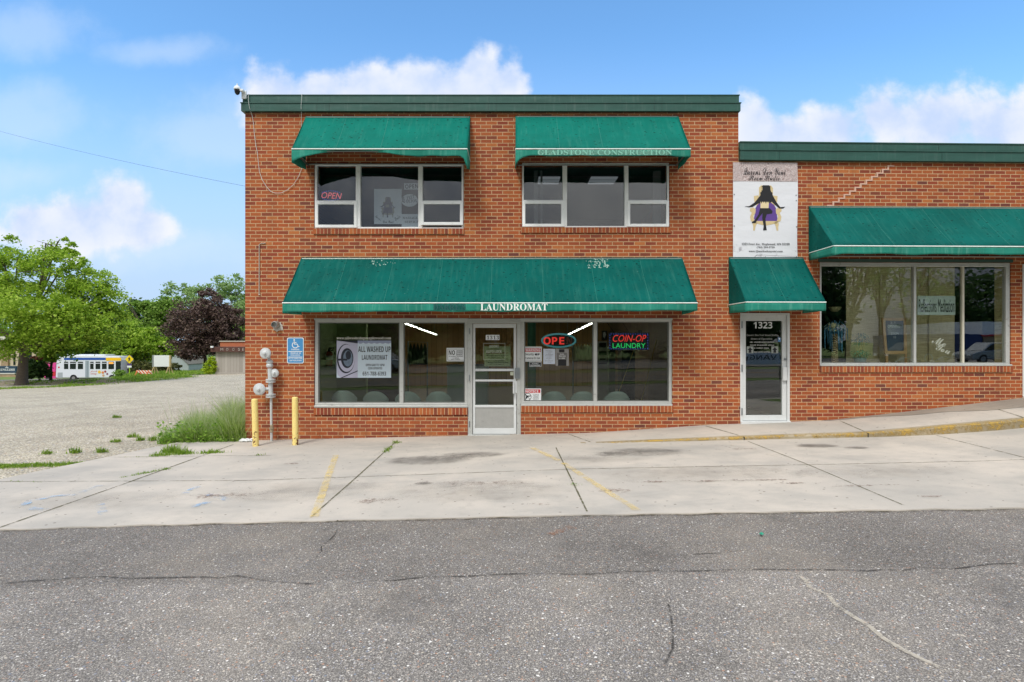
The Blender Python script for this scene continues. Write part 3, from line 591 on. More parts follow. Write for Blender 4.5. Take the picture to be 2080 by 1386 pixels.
o = raw('grass', blades(P[sel], hh[sel] * 1.18, np.full(sel.sum(), .007), .6, 4), 4, GRASS_SEED); tag(o, 'pale seed heads rising above the tall grass by the brick corner', 'grass'); struct(o, 'stuff')
def line_spots(pts, n, rad, cnt, h, w, seed):
    rr = random.Random(seed); Q = [gp(*p) for p in pts]; out_ = []
    for i in range(n):
        t = rr.random() * (len(Q) - 1); k = min(int(t), len(Q) - 2); f = t - k
        out_.append((Q[k][0] + (Q[k + 1][0] - Q[k][0]) * f, Q[k][1] + (Q[k + 1][1] - Q[k][1]) * f, rad * rr.uniform(.6, 1.4), rad * rr.uniform(.5, 1.1), cnt, h * rr.uniform(.5, 1.2), w))
    return out_
tufts('weeds', 'low green weeds growing in the joints of the concrete apron', 'weeds',
      line_spots([(315, 928), (380, 924), (455, 921)], 34, .13, 34, .11, .012, 1) + line_spots([(335, 921), (380, 923)], 10, .14, 46, .2, .012, 9) + line_spots([(250, 972), (345, 954)], 26, .07, 26, .06, .01, 2) + line_spots([(215, 931), (320, 930)], 16, .06, 14, .04, .01, 3) +
      line_spots([(781, 922), (808, 899)], 20, .07, 26, .08, .01, 4) + line_spots([(20, 980), (98, 983)], 16, .06, 16, .04, .01, 5) + line_spots([(635, 1050), (720, 976), (780, 925)], 34, .03, 8, .03, .008, 6) + line_spots([(1146, 945), (1172, 1000), (1190, 1040)], 22, .03, 12, .03, .008, 7) +
      line_spots([(1166, 985), (1170, 992)], 4, .07, 26, .06, .009, 8) + line_spots([(1180, 956), (1400, 951), (1500, 949)], 22, .03, 8, .025, .008, 10) + line_spots([(515, 927), (536, 926)], 5, .07, 24, .07, .01, 11) + line_spots([(100, 1040), (240, 990)], 18, .03, 9, .03, .008, 12), GRASS_S, 11)
sp = line_spots([(-20, 948), (60, 946), (140, 943)], 46, .16, 24, .07, .014, 20) + line_spots([(140, 943), (170, 938)], 8, .1, 20, .05, .012, 21)
for px, py in ((96, 921), (152, 919), (208, 918), (238, 897), (283, 894), (310, 894), (268, 887), (237, 848)): sp += line_spots([(px - 5, py), (px + 5, py)], 4, .075, 24, .12, .014, px)
sp += line_spots([(0, 790), (120, 786), (200, 781)], 26, .9, 40, .16, .05, 31) + line_spots([(225, 775), (300, 772), (360, 770)], 20, .9, 40, .16, .05, 32) + line_spots([(130, 783), (150, 783)], 6, .6, 40, .2, .05, 33)
tufts('weeds', 'scattered weed tufts in the cracks of the gravel lot', 'weeds', sp, GRASS_S, 12)
sp = []
rr = random.Random(3)
for i in range(170): t = rr.random(); sp.append((-38 + t * 10.5 + rr.uniform(-.5, .5), 41 + rr.uniform(-.4, 2.4), 1.3, .9, 34, .34, .06))
for i in range(120): t = rr.random(); d = rr.uniform(48, 53); sp.append((d * (235 + t * 130 - CX) / F, d, 1.6, .9, 34, .34, .07))
for i in range(150): t = rr.random(); d = rr.uniform(58, 70); sp.append((d * (215 + t * 225 - CX) / F, d, 2.0, 1.2, 30, .4, .09))
tufts('grass', 'bright verge grass along the far edge of the gravel lot', 'grass', sp, GRASS_S, 13)
mb = MB()
mb.grid(lambda u, v: (-44 + u * 17.5, 39.6 + v * 3.2, zt(-44 + u * 17.5, 39.6 + v * 3.2) - .04 + (.22 + .08 * math.sin(u * 31) + .08 * math.sin(u * 77)) * math.sin(math.pi * v) ** 1.3 * min(1, 6 * (1 - u)) ), 60, 8)
struct(mb.build('earth_bank', plain('dry_earth', lin(138, 126, 106), .95, var=.3, sc=2.5, dirt=(lin(104, 122, 66), .8), bump=.5)))

# ---------------------------------------------------------------- the two-storey brick building
def wall_holes(mb, x0, x1, z0, z1, holes, y, th):
    xs = sorted({x0, x1} | {h[0] for h in holes} | {h[1] for h in holes}); zs = sorted({z0, z1} | {h[2] for h in holes} | {h[3] for h in holes})
    hole = lambda i, j: i < 0 or j < 0 or i >= len(xs) - 1 or j >= len(zs) - 1 or any(h[0] <= (xs[i] + xs[i + 1]) / 2 <= h[1] and h[2] <= (zs[j] + zs[j + 1]) / 2 <= h[3] for h in holes)
    for i in range(len(xs) - 1):
        for j in range(len(zs) - 1):
            if hole(i, j): continue
            a, b, c, d = xs[i], xs[i + 1], zs[j], zs[j + 1]
            mb.quad((a, y, c), (b, y, c), (b, y, d), (a, y, d)); mb.quad((a, y + th, d), (b, y + th, d), (b, y + th, c), (a, y + th, c))
            if hole(i - 1, j): mb.quad((a, y, d), (a, y + th, d), (a, y + th, c), (a, y, c))
            if hole(i + 1, j): mb.quad((b, y, c), (b, y + th, c), (b, y + th, d), (b, y, d))
            if hole(i, j - 1): mb.quad((a, y, c), (a, y + th, c), (b, y + th, c), (b, y, c))
            if hole(i, j + 1): mb.quad((a, y, d), (b, y, d), (b, y + th, d), (a, y + th, d))
def rect(px0, py0, px1, py1): return (X(px0), X(px1), Z(py1), Z(py0))
def wrect(px0, py0, px1, py1): return (WX(px0), WX(px1), WZ(py1, (px0 + px1) / 2), WZ(py0, (px0 + px1) / 2))

XL, XR, YB = X(498), X(1500), D + 14
B1 = thing('brick_building', 'two storey orange brick building with a laundromat behind its long green awning', 'building', (0, D + 4, 0))
hW1, hW2 = rect(638, 332, 942, 465), rect(1060, 330, 1360, 462.5)
hS1, hDo, hS2 = rect(638, 646, 950, 828), (X(950), X(1058), -.02, Z(646)), rect(1058, 646, 1366, 823.5)
mb = MB(); wall_holes(mb, XL, XR, -.9, 6.2, [hW1, hW2, hS1, hDo, hS2], D, .30)
mb.box(XL, XL + .3, D + .3, YB, -1.2, 6.2); mb.box(XR - .3, XR, D + .3, YB, -1.2, 6.2); mb.box(XL + .3, XR - .3, YB - .3, YB, -1.2, 6.2)
mb.build('wall', BRICK, B1)
MB().box(XL + .3, XR - .3, D + .3, YB - .3, 5.95, 6.12).build('roof', plain('roof_membrane', lin(90, 88, 86), .9), B1)
c0, c1 = X(493.5), X(1501)
mb = MB(); mb.box(c0, c1, D - .075, YB + .06, Z(229), Z(211.5)); mb.box(c0 + .02, c1 - .02, D - .055, YB + .04, Z(211.5) + .002, Z(196.2)); mb.box(c0 - .012, c1 + .012, D - .088, YB + .07, Z(213.5), Z(211.8)); mb.box(c0 + .008, c1 - .008, D - .066, YB + .05, Z(197), Z(195.3))
mb.build('cornice', CORNICE, B1)
for px in (646, 671, 992, 1008, 1327, 1342):
    MB().box(X(px), X(px) + .008, D - .079, D - .07, Z(228), Z(214)).build('cornice_seam', CORNICE_D, B1); MB().box(X(px) + .01, X(px) + .016, D - .0585, D - .05, Z(210), Z(198.5)).build('cornice_seam', CORNICE_D, B1)
def sill(parent, px0, px1, py0, py1, fx=X, fz=Z, proud=.025):
    return MB().box(fx(px0), fx(px1), D - proud, D + .05, fz(py1), fz(py0)).build('window_sill', ROWLOCK, parent)
def pane(parent, px0, py0, px1, py1, y, mat, fx=X, fz=Z, name='pane'):
    return MB().box(fx(px0), fx(px1), y, y + .008, fz(py1), fz(py0)).build(name, mat, parent)
def bars(px_boxes, y0, y1, fx=X, fz=Z):
    mb = MB()
    for a, b, c, d in px_boxes: mb.box(fx(a), fx(c), y0, y1, fz(d), fz(b))
    return mb
# upper windows
for k, (w, lo) in enumerate((((638.5, 332.5, 941.5, 464.5), (643, 722, 731.5, 849, 858, 937.5, 335.5, 407, 461)), ((1060.5, 330.5, 1359.5, 462), (1064, 1143, 1152, 1269, 1277, 1356, 333.5, 406, 459)))):
    l0, l1, m0, m1, r0, r1, t, mid, bo = lo
    fr = bars([(w[0], w[1], w[2], t), (w[0], bo, w[2], w[3]), (w[0], t, l0, bo), (l1, t, m0, bo), (m1, t, r0, bo), (r1, t, w[2], bo), (l0, mid, l1, mid + 3.5), (r0, mid, r1, mid + 3.5)], D + .015, D + .11).build('window', VINYL, B1, bevel=.006)
    for a, b, c, d in ((l0, t, l1, mid), (m0, t, m1, bo), (r0, t, r1, mid)): pane(fr, a, b, c, d, D + .06, GLASS_UP)
    for a, c, sh in ((l0, l1, 0), (r0, r1, 1)):
        tl = .02 if (k == 0 and sh) else 0
        s0, s1, s2, s3 = a - 3, mid + 2.5, c + 3, bo + 2 - (5 if tl else 0)
        sb = MB(); frame_box(sb, X(s0), X(s2), Z(s3), Z(s1), .055, D - .008 - tl, D + .045 - tl); sa = sb.build('sash', VINYL, fr, bevel=.006)
        sp_ = MB().box(X(s0) + .05, X(s2) - .05, D + .022 - tl, D + .028 - tl, Z(s3) + .05, Z(s1) - .05).build('pane', GLASS_UP, fr)
    sill(fr, w[0] - 1.5, w[2] + 1.5, w[3] + .6, w[3] + 11.5)
# ground floor storefront windows
def store(px, mull, yt, yb, sl):
    o0, o1 = px
    fr = bars([(o0, 647, o1, yt), (o0, yb, o1, yb + 9), (o0, yt, o0 + 7, yb), (o1 - 6, yt, o1, yb), (mull[0], yt, mull[1], yb)], D + .02, D + .10)
    fr.box(X(o0), X(o1), D - .02, D + .02, Z(yb + 9), Z(yb + 5)); fr.box(X(o0) - .01, X(o1) + .01, D + .0, D + .02, Z(650.5), Z(646.5))
    frm = fr.build('shop_window', ALU, B1, bevel=.005)
    b2 = MB()
    for a, c in ((o0 + 7, mull[0]), (mull[1], o1 - 6)): frame_box(b2, X(a), X(c), Z(yb), Z(yt), .018, D + .045, D + .085)
    b2.build('glazing_bead', plain('bead', lin(120, 122, 118), .5, .4), frm)
    for a, c in ((o0 + 7, mull[0]), (mull[1], o1 - 6)): pane(frm, a, yt, c, yb, D + .06, GLASS)
    sill(frm, sl[0], sl[1], sl[2], sl[3]); return frm
store((638.5, 950), (811, 819), 655, 819, (638, 950, 829, 842.5)); store((1058, 1365.5), (1206, 1213), 653.5, 816, (1058, 1367, 824.5, 837.5))
# glass door of the laundromat
dr = bars([(950, 647, 1058, 657), (950, 657, 959.5, 884), (1050, 657, 1058, 884)], D + .012, D + .12); dr.box(X(950), X(1058), D - .04, D + .3, -.03, .012)
dfr = dr.build('door_frame', ALU, B1, bevel=.004)
lf = bars([(960.5, 657.8, 1049, 666), (960.5, 666, 965, 871), (1043.5, 666, 1049, 871), (965, 749.5, 1043.5, 754.5), (965, 771.5, 1043.5, 775.5), (965, 823.5, 1043.5, 828.5), (960.5, 871, 1049, 882.5)], D + .03, D + .085).build('door', ALU2, B1, bevel=.004)
for a, b in ((666, 749.5), (754.5, 771.5), (775.5, 823.5)): pane(lf, 965, b, 1043.5, a, D + .055, GLASS)
bars([(965, 828.5, 1043.5, 871)], D + .045, D + .07).build('kick_panel', SILVER, lf)
mb = MB(); mb.tube([(X(1043), D + .03, Z(776)), (X(1043), D - .04, Z(776)), (X(1043), D - .04, Z(799)), (X(1043), D + .03, Z(799))], .012, 6); mb.box(X(1042), X(1050), D + .018, D + .032, Z(799), Z(775)); mb.build('handle', ALU2, lf)
mb = MB(); mb.box(X(1046), X(1056), D - .02, D + .012, Z(769.5), Z(748)); mb.box(X(1047.5), X(1051), D - .03, D - .02, Z(761), Z(756)); mb.build('lock_box', STEEL, lf, bevel=.004)
MB().lathe((X(1049.5), D + .02, Z(823)), [(.014, 0), (.014, .02), (.006, .022)], 'y', 10).build('lock', DARK, lf)
for z_ in (673, 768, 862): MB().box(X(952.5), X(954.5), D - .0, D + .012, Z(z_ + 6), Z(z_ - 6)).build('hinge', STEEL, dfr)

# inside, ground floor: laundromat
fl, cl = -.02, 2.5
mb = MB(); mb.box(XL + .3, XR - .3, D + .3, YB - .3, fl - .2, fl); mb.build('floor', FLOOR_I, B1)
mb = MB(); mb.box(XL + .3, XR - .3, D + .3, YB - .3, cl, 3.0); mb.build('ceiling', CEIL, B1)
MB().box(XL + .302, XL + .34, D + .301, 14.9, fl + .001, cl - .001).build('painted_wall', GREENWALL, B1)
MB().box(XL + .302, XL + 1.1, 14.905, 15.1, fl + .001, cl - .001).build('partition', GREENWALL, B1)
MB().box(XL + .302, XR - .302, 22.2, 22.3, fl + .001, cl - .001).build('panelled_wall', WOODPANEL, B1)
MB().box(XR - .36, XR - .302, D + .302, 22.19, fl + .001, cl - .001).build('side_panelling', planks('dark_wall_panelling', lin(84, 64, 46), lin(112, 86, 60), .21, axis=1), B1)
MB().box(X(700, 15.8), X(815, 15.8), 15.8, 15.95, fl + .001, cl - .001).build('partition', DARKPANEL, B1)
MB().lathe((X(1080, 12.2), 12.2, fl), [(.09, 0), (.09, 2.52)], 'z', 14).build('column', plain('green_column_paint', lin(70, 118, 100), .5), B1, True)
# upstairs
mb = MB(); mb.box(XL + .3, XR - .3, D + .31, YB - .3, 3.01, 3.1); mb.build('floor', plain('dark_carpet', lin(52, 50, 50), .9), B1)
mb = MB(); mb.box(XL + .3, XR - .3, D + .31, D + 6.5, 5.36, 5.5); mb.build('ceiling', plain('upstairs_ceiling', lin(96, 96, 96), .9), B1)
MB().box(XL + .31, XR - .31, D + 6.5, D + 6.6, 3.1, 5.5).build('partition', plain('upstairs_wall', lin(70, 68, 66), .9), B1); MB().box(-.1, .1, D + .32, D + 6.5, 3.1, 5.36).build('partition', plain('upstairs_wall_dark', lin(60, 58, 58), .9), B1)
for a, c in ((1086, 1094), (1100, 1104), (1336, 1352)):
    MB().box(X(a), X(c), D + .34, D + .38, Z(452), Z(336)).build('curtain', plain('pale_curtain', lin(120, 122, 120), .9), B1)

# ---------------------------------------------------------------- the low wing on the right
XF = wing
B2 = thing('brick_building', 'low single storey brick wing with a wide shop window and a stepped crack repair', 'building', (9, D + 3, 0))
WR = 15.8; wz_t = 5.07
hWW, hWD = wrect(1665.5, 533, 2054, 744), (WX(1503.5), WX(1604), .20, WZ(636, 1550))
hWE = (WX(2077), WX(2178), .66, WZ(536, 2078))
mb = MB(); wall_holes(mb, XR + .002, WR, -.9, wz_t + .1, [hWW, hWD, hWE], D + .004, .30)
mb.box(WR - .3, WR, D + .31, YB, -1, wz_t + .1); mb.box(XR + .002, WR - .3, YB - .3, YB, -1, wz_t + .1); mb.build('wall', BRICK, B2)
MB().box(XR + .003, WR - .3, D + .31, YB - .3, wz_t - .15, wz_t).build('roof', plain('wing_roof', lin(90, 88, 86), .9), B2)
w0 = XR + .004
mb = MB(); mb.box(w0, WR + .06, D - .075, YB + .06, WZ(327, 1500), WZ(306.5, 1500)); mb.box(w0, WR + .04, D - .052, YB + .04, WZ(306.5, 1500) + .002, WZ(290.5, 1500)); mb.box(w0, WR + .075, D - .09, YB + .07, WZ(308.3, 1500), WZ(306.3, 1500)); mb.box(w0, WR + .05, D - .066, YB + .05, WZ(291.5, 1500), WZ(289.5, 1500))
mb.build('cornice', CORNICE, B2)
for px in (1579, 1907):
    MB().box(WX(px), WX(px) + .008, D - .0795, D - .07, WZ(326, 1500), WZ(309, 1500)).build('cornice_seam', CORNICE_D, B2); MB().box(WX(px) - .05, WX(px) - .042, D - .056, D - .05, WZ(305, 1500), WZ(292.5, 1500)).build('cornice_seam', CORNICE_D, B2)
fx, fz = WX, (lambda py: WZ(py, 1860))
mb = bars([(1666, 533.5, 2053.5, 541), (1666, 737.5, 2053.5, 743.8), (1666, 541, 1670, 737.5), (2045, 541, 2053.5, 737.5), (1858, 541, 1863, 737.5)], D + .02, D + .10, fx, fz); mb.box(WX(1665), WX(2055), D - .018, D + .02, fz(743.8), fz(740.5))
wf_ = mb.build('shop_window', ALU, B2, bevel=.005)
bars([(1957.5, 541, 1961.5, 737.5)], D + .03, D + .08, fx, fz).build('mullion', plain('cream_mullion', lin(208, 204, 186), .5), wf_)
for a, c in ((1670, 1858), (1863, 1957.5), (1961.5, 2045)): pane(wf_, a, 541, c, 737.5, D + .06, GLASS_W, fx, fz)
sill(wf_, 1665, 2056, 744.4, 756, fx, fz)
MB().box(WX(2054) - .025, WX(2054) - .001, D + .102, D + .34, fz(744), fz(533)).build('jamb_lining', BLIND, wf_)
MB().box(WX(1662), WX(2057), D - .012, D + .003, fz(533.2), fz(527)).build('lintel', plain('green_lintel', lin(58, 84, 74), .6), wf_)
# door of the wing
fz = lambda py: WZ(py, 1555)
mb = bars([(1503.5, 636, 1604, 640), (1503.5, 640, 1508.5, 857), (1599, 640, 1604, 857)], D - .01, D + .10, fx, fz); mb.box(WX(1503.5), WX(1604), D - .05, D + .3, .19, fz(855.6))
wd = mb.build('door_frame', ALU2, B2, bevel=.004)
lf2 = bars([(1509, 640.5, 1598.5, 652), (1509, 652, 1516, 844), (1590, 652, 1598.5, 844), (1509, 844, 1598.5, 855)], D + .02, D + .075, fx, fz).build('door', ALU2, B2, bevel=.004)
pane(lf2, 1516, 652, 1590, 844, D + .045, GLASS_W, fx, fz)
mb = MB(); mb.box(WX(1589), WX(1597), D - .03, D - .015, fz(773), fz(746)); mb.box(WX(1592), WX(1594), D - .015, D + .02, fz(770), fz(749)); mb.build('handle', ALU2, lf2)
MB().lathe((WX(1595.5), D - .0, fz(730)), [(.022, 0), (.022, .02)], 'y', 12).build('lock', STEEL, lf2)
for p in (660, 748, 836): MB().box(WX(1505.5), WX(1507.5), D - .025, D - .01, fz(p + 7), fz(p - 7)).build('hinge', STEEL, wd)
# next door at the frame's edge
fz = lambda py: WZ(py, 2078)
mb = bars([(2077, 537, 2178, 545), (2077, 545, 2083, 806), (2170, 545, 2178, 806)], D - .01, D + .1, fx, fz); mb.box(WX(2077), WX(2178), D - .03, D + .3, .6, fz(805)); wd2 = mb.build('door_frame', ALU2, B2)
mb = bars([(2083.5, 545.5, 2169, 556), (2083.5, 556, 2092, 798), (2161, 556, 2169, 798), (2083.5, 798, 2169, 804)], D + .02, D + .075, fx, fz); lf3 = mb.build('door', ALU2, B2); pane(lf3, 2092, 556, 2161, 798, D + .045, GLASS_W, fx, fz)
# inside of the wing
mb = MB(); mb.box(XR + .31, WR - .31, D + .32, D + 5.5, .1, .2); mb.build('floor', FLOOR_I, B2)
mb = MB(); mb.box(XR + .31, WR - .31, D + .32, D + 5.5, 3.5, 3.6); mb.build('ceiling', plain('wing_ceiling', lin(120, 118, 112), .9), B2)
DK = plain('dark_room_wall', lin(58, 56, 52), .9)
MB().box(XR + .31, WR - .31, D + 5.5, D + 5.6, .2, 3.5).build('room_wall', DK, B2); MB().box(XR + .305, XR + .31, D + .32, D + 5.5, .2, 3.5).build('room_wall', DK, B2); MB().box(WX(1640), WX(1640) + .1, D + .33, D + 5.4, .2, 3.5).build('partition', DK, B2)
mb = MB(); mb.box(WX(1660), WX(2075), D + .33, D + .95, 1.22, WZ(738.5, 1860)); mb.build('display_shelf', plain('display_ledge', lin(150, 140, 120), .7), B2)
# mortar smear of the repaired stepped crack (one small run of each bed and head joint)
mb = MB(); bl, bh = .1012, .0674; zc = math.floor(WZ(336, 1815) / bh) * bh + .004; xc = WX(1815)
for i in range(12):
    mb.box(xc - bl * 1.06 - .012, xc + .012, D - .006, D + .003, zc - .012, zc + .012); xc -= bl * 1.02; mb.box(xc - .014, xc + .014, D - .0065, D + .003, zc - bh, zc - .012); zc -= bh
mb.build('crack_repair', MORTAR, B2)
XF = None

# ---------------------------------------------------------------- awnings
SEAM = plain('awning_seam', lin(38, 128, 114), .6); WORN = plain('worn_white_fleck', lin(160, 194, 182), .7); BRACE = plain('awning_tube', lin(120, 126, 122), .4, .6)
PATCH = decal('ghost_letter_patch', lin(150, 190, 172), .60, 40, .5, lin(120, 168, 150)); PATCH_D = decal('dark_ghost_patch', lin(22, 84, 80), .62, 40, .7)
GHOST = plain('ghost_letters', lin(122, 184, 164), .6); GHOST_D = plain('dark_ghost_letters', lin(16, 78, 76), .6); LETTER = plain('white_awning_letters', lin(232, 238, 232), .55, var=.03)
def awning(label, x0, x1, pyT, r, pyF, val, seams, mat, wallbot, w=False, ribs=True):
    global XF
    XF = wing if w else None
    fx = WX if w else X; cx = .5 * (x0 + x1); fz = (lambda py: WZ(py, cx)) if w else Z
    p = D * (1 - 1 / r); yF = D - p; a, b = fx(x0), fx(x1); zT = fz(pyT)
    ff = lambda py: E - (py - CY) / F * (yF + (max(0, (a + b) / 2 - WX0) * WT if w else 0))
    zF = ff(pyF); zb0 = fz(wallbot)
    t = thing('awning', label, 'awning', ((a + b) / 2, D, zF))
    vx = [q[0] for q in val]; vz = [ff(q[1]) for q in val]
    zV = lambda x: float(np.interp((x - a) / (b - a), vx, vz))
    ns = max(4, int((b - a) / .06))
    def top(u, v):
        x = a + (b - a) * u; sag = -.028 * math.sin(math.pi * v) - .005 * math.sin(math.pi * v) * math.sin(u * (b - a) * 7) ** 2
        return (x, D - .012 + (yF - D + .012) * v, zT + (zF - zT) * v + sag)
    MB().grid(top, ns, 8).build('canopy', mat, t, True, solid=.004)
    def vl(u, v):
        x = a + (b - a) * u; z1 = zV(x); curl = max(0, (zF - z1 < .09) * (.09 - (zF - z1))) * .9
        return (x, yF - .004 - .014 * math.sin(x * 5.3 + 1) * v - .010 * math.sin(x * 17) * v + curl * v * 1.2, zF - .012 + (z1 - zF + .012 + .006 * math.sin(x * 8)) * v)
    MB().grid(vl, ns, 4).build('valance', VALANCE, t, True, solid=.003)
    for x, s in ((a, 1), (b, -1)):
        zc = zV(x)
        e = MB(); e.add([(x, D - .012, zT), (x, yF, zF), (x, D - .012, zF)], [(0, 1, 2)]); e.build('end_panel', mat, t, solid=.004)
        e = MB(); e.grid(lambda u, v: (x + s * .012 * math.sin(u * 9) * v, yF + (D - .012 - yF) * u, zF - .001 + ((zc + (zb0 - zc) * u) - zF) * v), 8, 3); e.build('end_valance', VALANCE, t, True, solid=.003)
        e = MB(); e.tube([(x, yF, zF), (x, D - .02, zF)], .009, 6); e.build('piping', PIPING, t)
    MB().tube([(a, yF - .008, zF - .002), (b, yF - .008, zF - .002)], .011, 6).build('piping', PIPING, t)
    fr = MB(); fr.tube([(a + .02, yF + .025, zF - .03), (b - .02, yF + .025, zF - .03)], .014, 6); fr.tube([(a + .02, D - .03, zT - .03), (b - .02, D - .03, zT - .03)], .014, 6); fr.tube([(a + .02, D - .02, zF - .05), (b - .02, D - .02, zF - .05)], .012, 6)
    for x in [a + .03, b - .03] + [fx(q) for q in seams]: fr.tube([(x, yF + .03, zF - .035), (x, D - .03, zT - .05)], .012, 6)
    for x in (a + .035, b - .035): fr.tube([(x, yF + .03, zF - .03), (x, D - .02, zF - .05)], .013, 6); fr.tube([(x, yF + .2, zF - .04), (x, D - .02, zb0 + .08)], .013, 6)
    fr.build('frame', BRACE, t)
    if seams:
        for q in seams:
            sm = MB(); x = fx(q); u = (x - a) / (b - a)
            for k in range(8):
                m0, m1 = top(u, k / 8), top(u, (k + 1) / 8); sm.quad((m0[0] - .002, m0[1] - .006, m0[2] + .005), (m0[0] + .002, m0[1] - .006, m0[2] + .005), (m1[0] + .002, m1[1] - .006, m1[2] + .005), (m1[0] - .002, m1[1] - .006, m1[2] + .005))
            sm.build('seam', SEAM, t)
    XF = None
    return t, yF, ff, top, a, b
def fn_(x0, x1, pts): return [((q[0] - x0) / (x1 - x0), q[1]) for q in pts]     # valance outline given along the front edge in photo pixels
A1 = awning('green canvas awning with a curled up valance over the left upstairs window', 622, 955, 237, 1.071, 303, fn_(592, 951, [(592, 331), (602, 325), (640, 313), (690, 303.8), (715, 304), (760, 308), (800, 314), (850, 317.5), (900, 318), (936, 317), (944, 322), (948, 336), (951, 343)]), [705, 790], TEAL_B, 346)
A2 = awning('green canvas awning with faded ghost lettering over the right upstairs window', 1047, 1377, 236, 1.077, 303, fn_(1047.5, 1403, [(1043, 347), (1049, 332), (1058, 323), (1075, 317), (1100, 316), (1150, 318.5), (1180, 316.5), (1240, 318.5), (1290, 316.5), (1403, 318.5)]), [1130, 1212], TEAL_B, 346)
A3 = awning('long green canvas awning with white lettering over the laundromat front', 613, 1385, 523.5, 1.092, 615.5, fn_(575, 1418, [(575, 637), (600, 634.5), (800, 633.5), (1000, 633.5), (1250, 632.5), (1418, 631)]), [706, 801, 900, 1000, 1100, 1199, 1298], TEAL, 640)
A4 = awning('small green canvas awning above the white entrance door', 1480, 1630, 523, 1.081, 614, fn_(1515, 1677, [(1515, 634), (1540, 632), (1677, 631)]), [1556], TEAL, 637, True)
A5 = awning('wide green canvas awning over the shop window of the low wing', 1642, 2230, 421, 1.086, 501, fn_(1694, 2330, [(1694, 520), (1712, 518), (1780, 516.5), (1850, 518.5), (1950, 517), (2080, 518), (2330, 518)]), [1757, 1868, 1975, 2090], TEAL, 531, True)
def on_front(aw, px0, px1, py0, py1):
    t, yF, ff, top, a, b = aw; return (px0 - CX) / F * yF, (px1 - CX) / F * yF, ff(py1), ff(py0), yF
x0, x1, z0, z1, yf = on_front(A3, 976, 1112, 616.8, 631.2); text('LAUNDROMAT', x0, x1, z0, z1, yf - .026, LETTER, A3[0], 'serif')
def ghost(aw, t, a, mat, pm):
    x0, x1, z0, z1, yf = on_front(aw, *a); V = []; A = []; n = int((x1 - x0) / .05)
    for i in range(n + 1):
        for k, al in ((0, .7), (.2, 1), (.8, 1), (1, .7)): V.append((x0 - .03 + (x1 - x0 + .06) * i / n, yf - .029, z0 - .01 + (z1 - z0 + .02) * k)); A.append(al if 0 < i < n else .5)
    me = bpy.data.meshes.new('faded_patch'); me.from_pydata(V, [], [(i * 4 + k, i * 4 + 4 + k, i * 4 + 5 + k, i * 4 + 1 + k) for i in range(n) for k in range(3)]); me.attributes.new('a', 'FLOAT', 'POINT').data.foreach_set('value', A)
    link('faded_patch', me, pm, aw[0]); text(t, x0, x1, z0, z1, yf - .031, mat, aw[0], 'serif', 'faded_lettering')
ghost(A2, 'GLADSTONE CONSTRUCTION', (1092, 1364, 305.5, 316.5), GHOST, PATCH); ghost(A3, "DARRE'S", (880, 946, 617.5, 630.5), GHOST_D, PATCH_D)
rr = random.Random(8)
for (q0, q1, v0, v1, n) in ((758, 808, .06, .20, 26), (1188, 1234, .04, .24, 70)):
    t, yF, ff, top, a, b = A3; mb = MB()
    for i in range(n):
        u0 = (X(rr.uniform(q0, q1)) - a) / (b - a); m = top(u0, rr.uniform(v0, v1)); s = rr.uniform(.004, .016); k = rr.uniform(.6, 2.2)
        mb.add([(m[0] - s, m[1] - .007, m[2] + .006), (m[0] + s * .8, m[1] - .008, m[2] + .004), (m[0] + s * .5, m[1] - .006 , m[2] + .006 + s * k), (m[0] - s * .6, m[1] - .005, m[2] + .006 + s * k * .8)], [(0, 1, 2, 3)])
    mb.build('worn_fleck', WORN, t)['kind'] = 'stuff'
x0, x1, z0, z1, yf = on_front(A5, 2024, 2062, 505, 517)

# ---------------------------------------------------------------- things on and in front of the facade
def scribble(px0, px1, py0, py1, y, mat, parent, n=5, fx=X, fz=Z, seed=1, name='small_print'):
    """a line of print too small to read in the photo"""
    rr = random.Random(seed); mb = MB(); a, b = fx(px0), fx(px1); z0, z1 = fz(py1), fz(py0); x = a; hgt = z1 - z0
    while x < b - hgt * .6:
        w = hgt * rr.uniform(.35, .7); z_ = z0 + hgt * rr.choice([0, 0, .12]); mb.quad((x, y, z_), (x + w, y, z_), (x + w, y, z0 + hgt * rr.uniform(.6, 1)), (x, y, z0 + hgt * rr.uniform(.7, 1)))
        x += w + hgt * (.18 if rr.random() < .8 else .7)
    return mb.build(name, mat, parent)
def T(t, px0, px1, py0, py1, y, mat, parent, st='sans', fx=X, fz=Z, **k): return text(t, fx(px0), fx(px1), fz(py1), fz(py0), y, mat, parent, st, **k)
def board(name, label, cat, px0, px1, py0, py1, y, mat, th=.004, fx=X, fz=Z, rad=0, group=None):
    t = thing(name, label, cat, ((fx(px0) + fx(px1)) / 2, y, fz(py1)), group)
    mb = MB()
    if rad: mb.prism(rrect(fx(px0), fx(px1), fz(py1), fz(py0), rad), y, y + th)
    else: mb.box(fx(px0), fx(px1), y, y + th, fz(py1), fz(py0))
    mb.build('board', mat, t); return t
def plate(pts_px, y, mat, parent, name, fx=X, fz=Z, th=0.0):
    mb = MB(); pts = [(fx(a), fz(b)) for a, b in pts_px]
    if th: mb.prism(pts, y, y + th)
    else: mb.poly([(a, y, b) for a, b in pts])
    return mb.build(name, mat, parent)
def pbox(px0, px1, py0, py1): return [(px0, py1), (px1, py1), (px1, py0), (px0, py0)]
def pell(cx, cy, rx, ry, n=28, a0=0, a1=360): return [(cx + rx * math.cos(R(a0 + (a1 - a0) * i / n)), cy - ry * math.sin(R(a0 + (a1 - a0) * i / n))) for i in range(n + (0 if a1 - a0 == 360 else 1))]
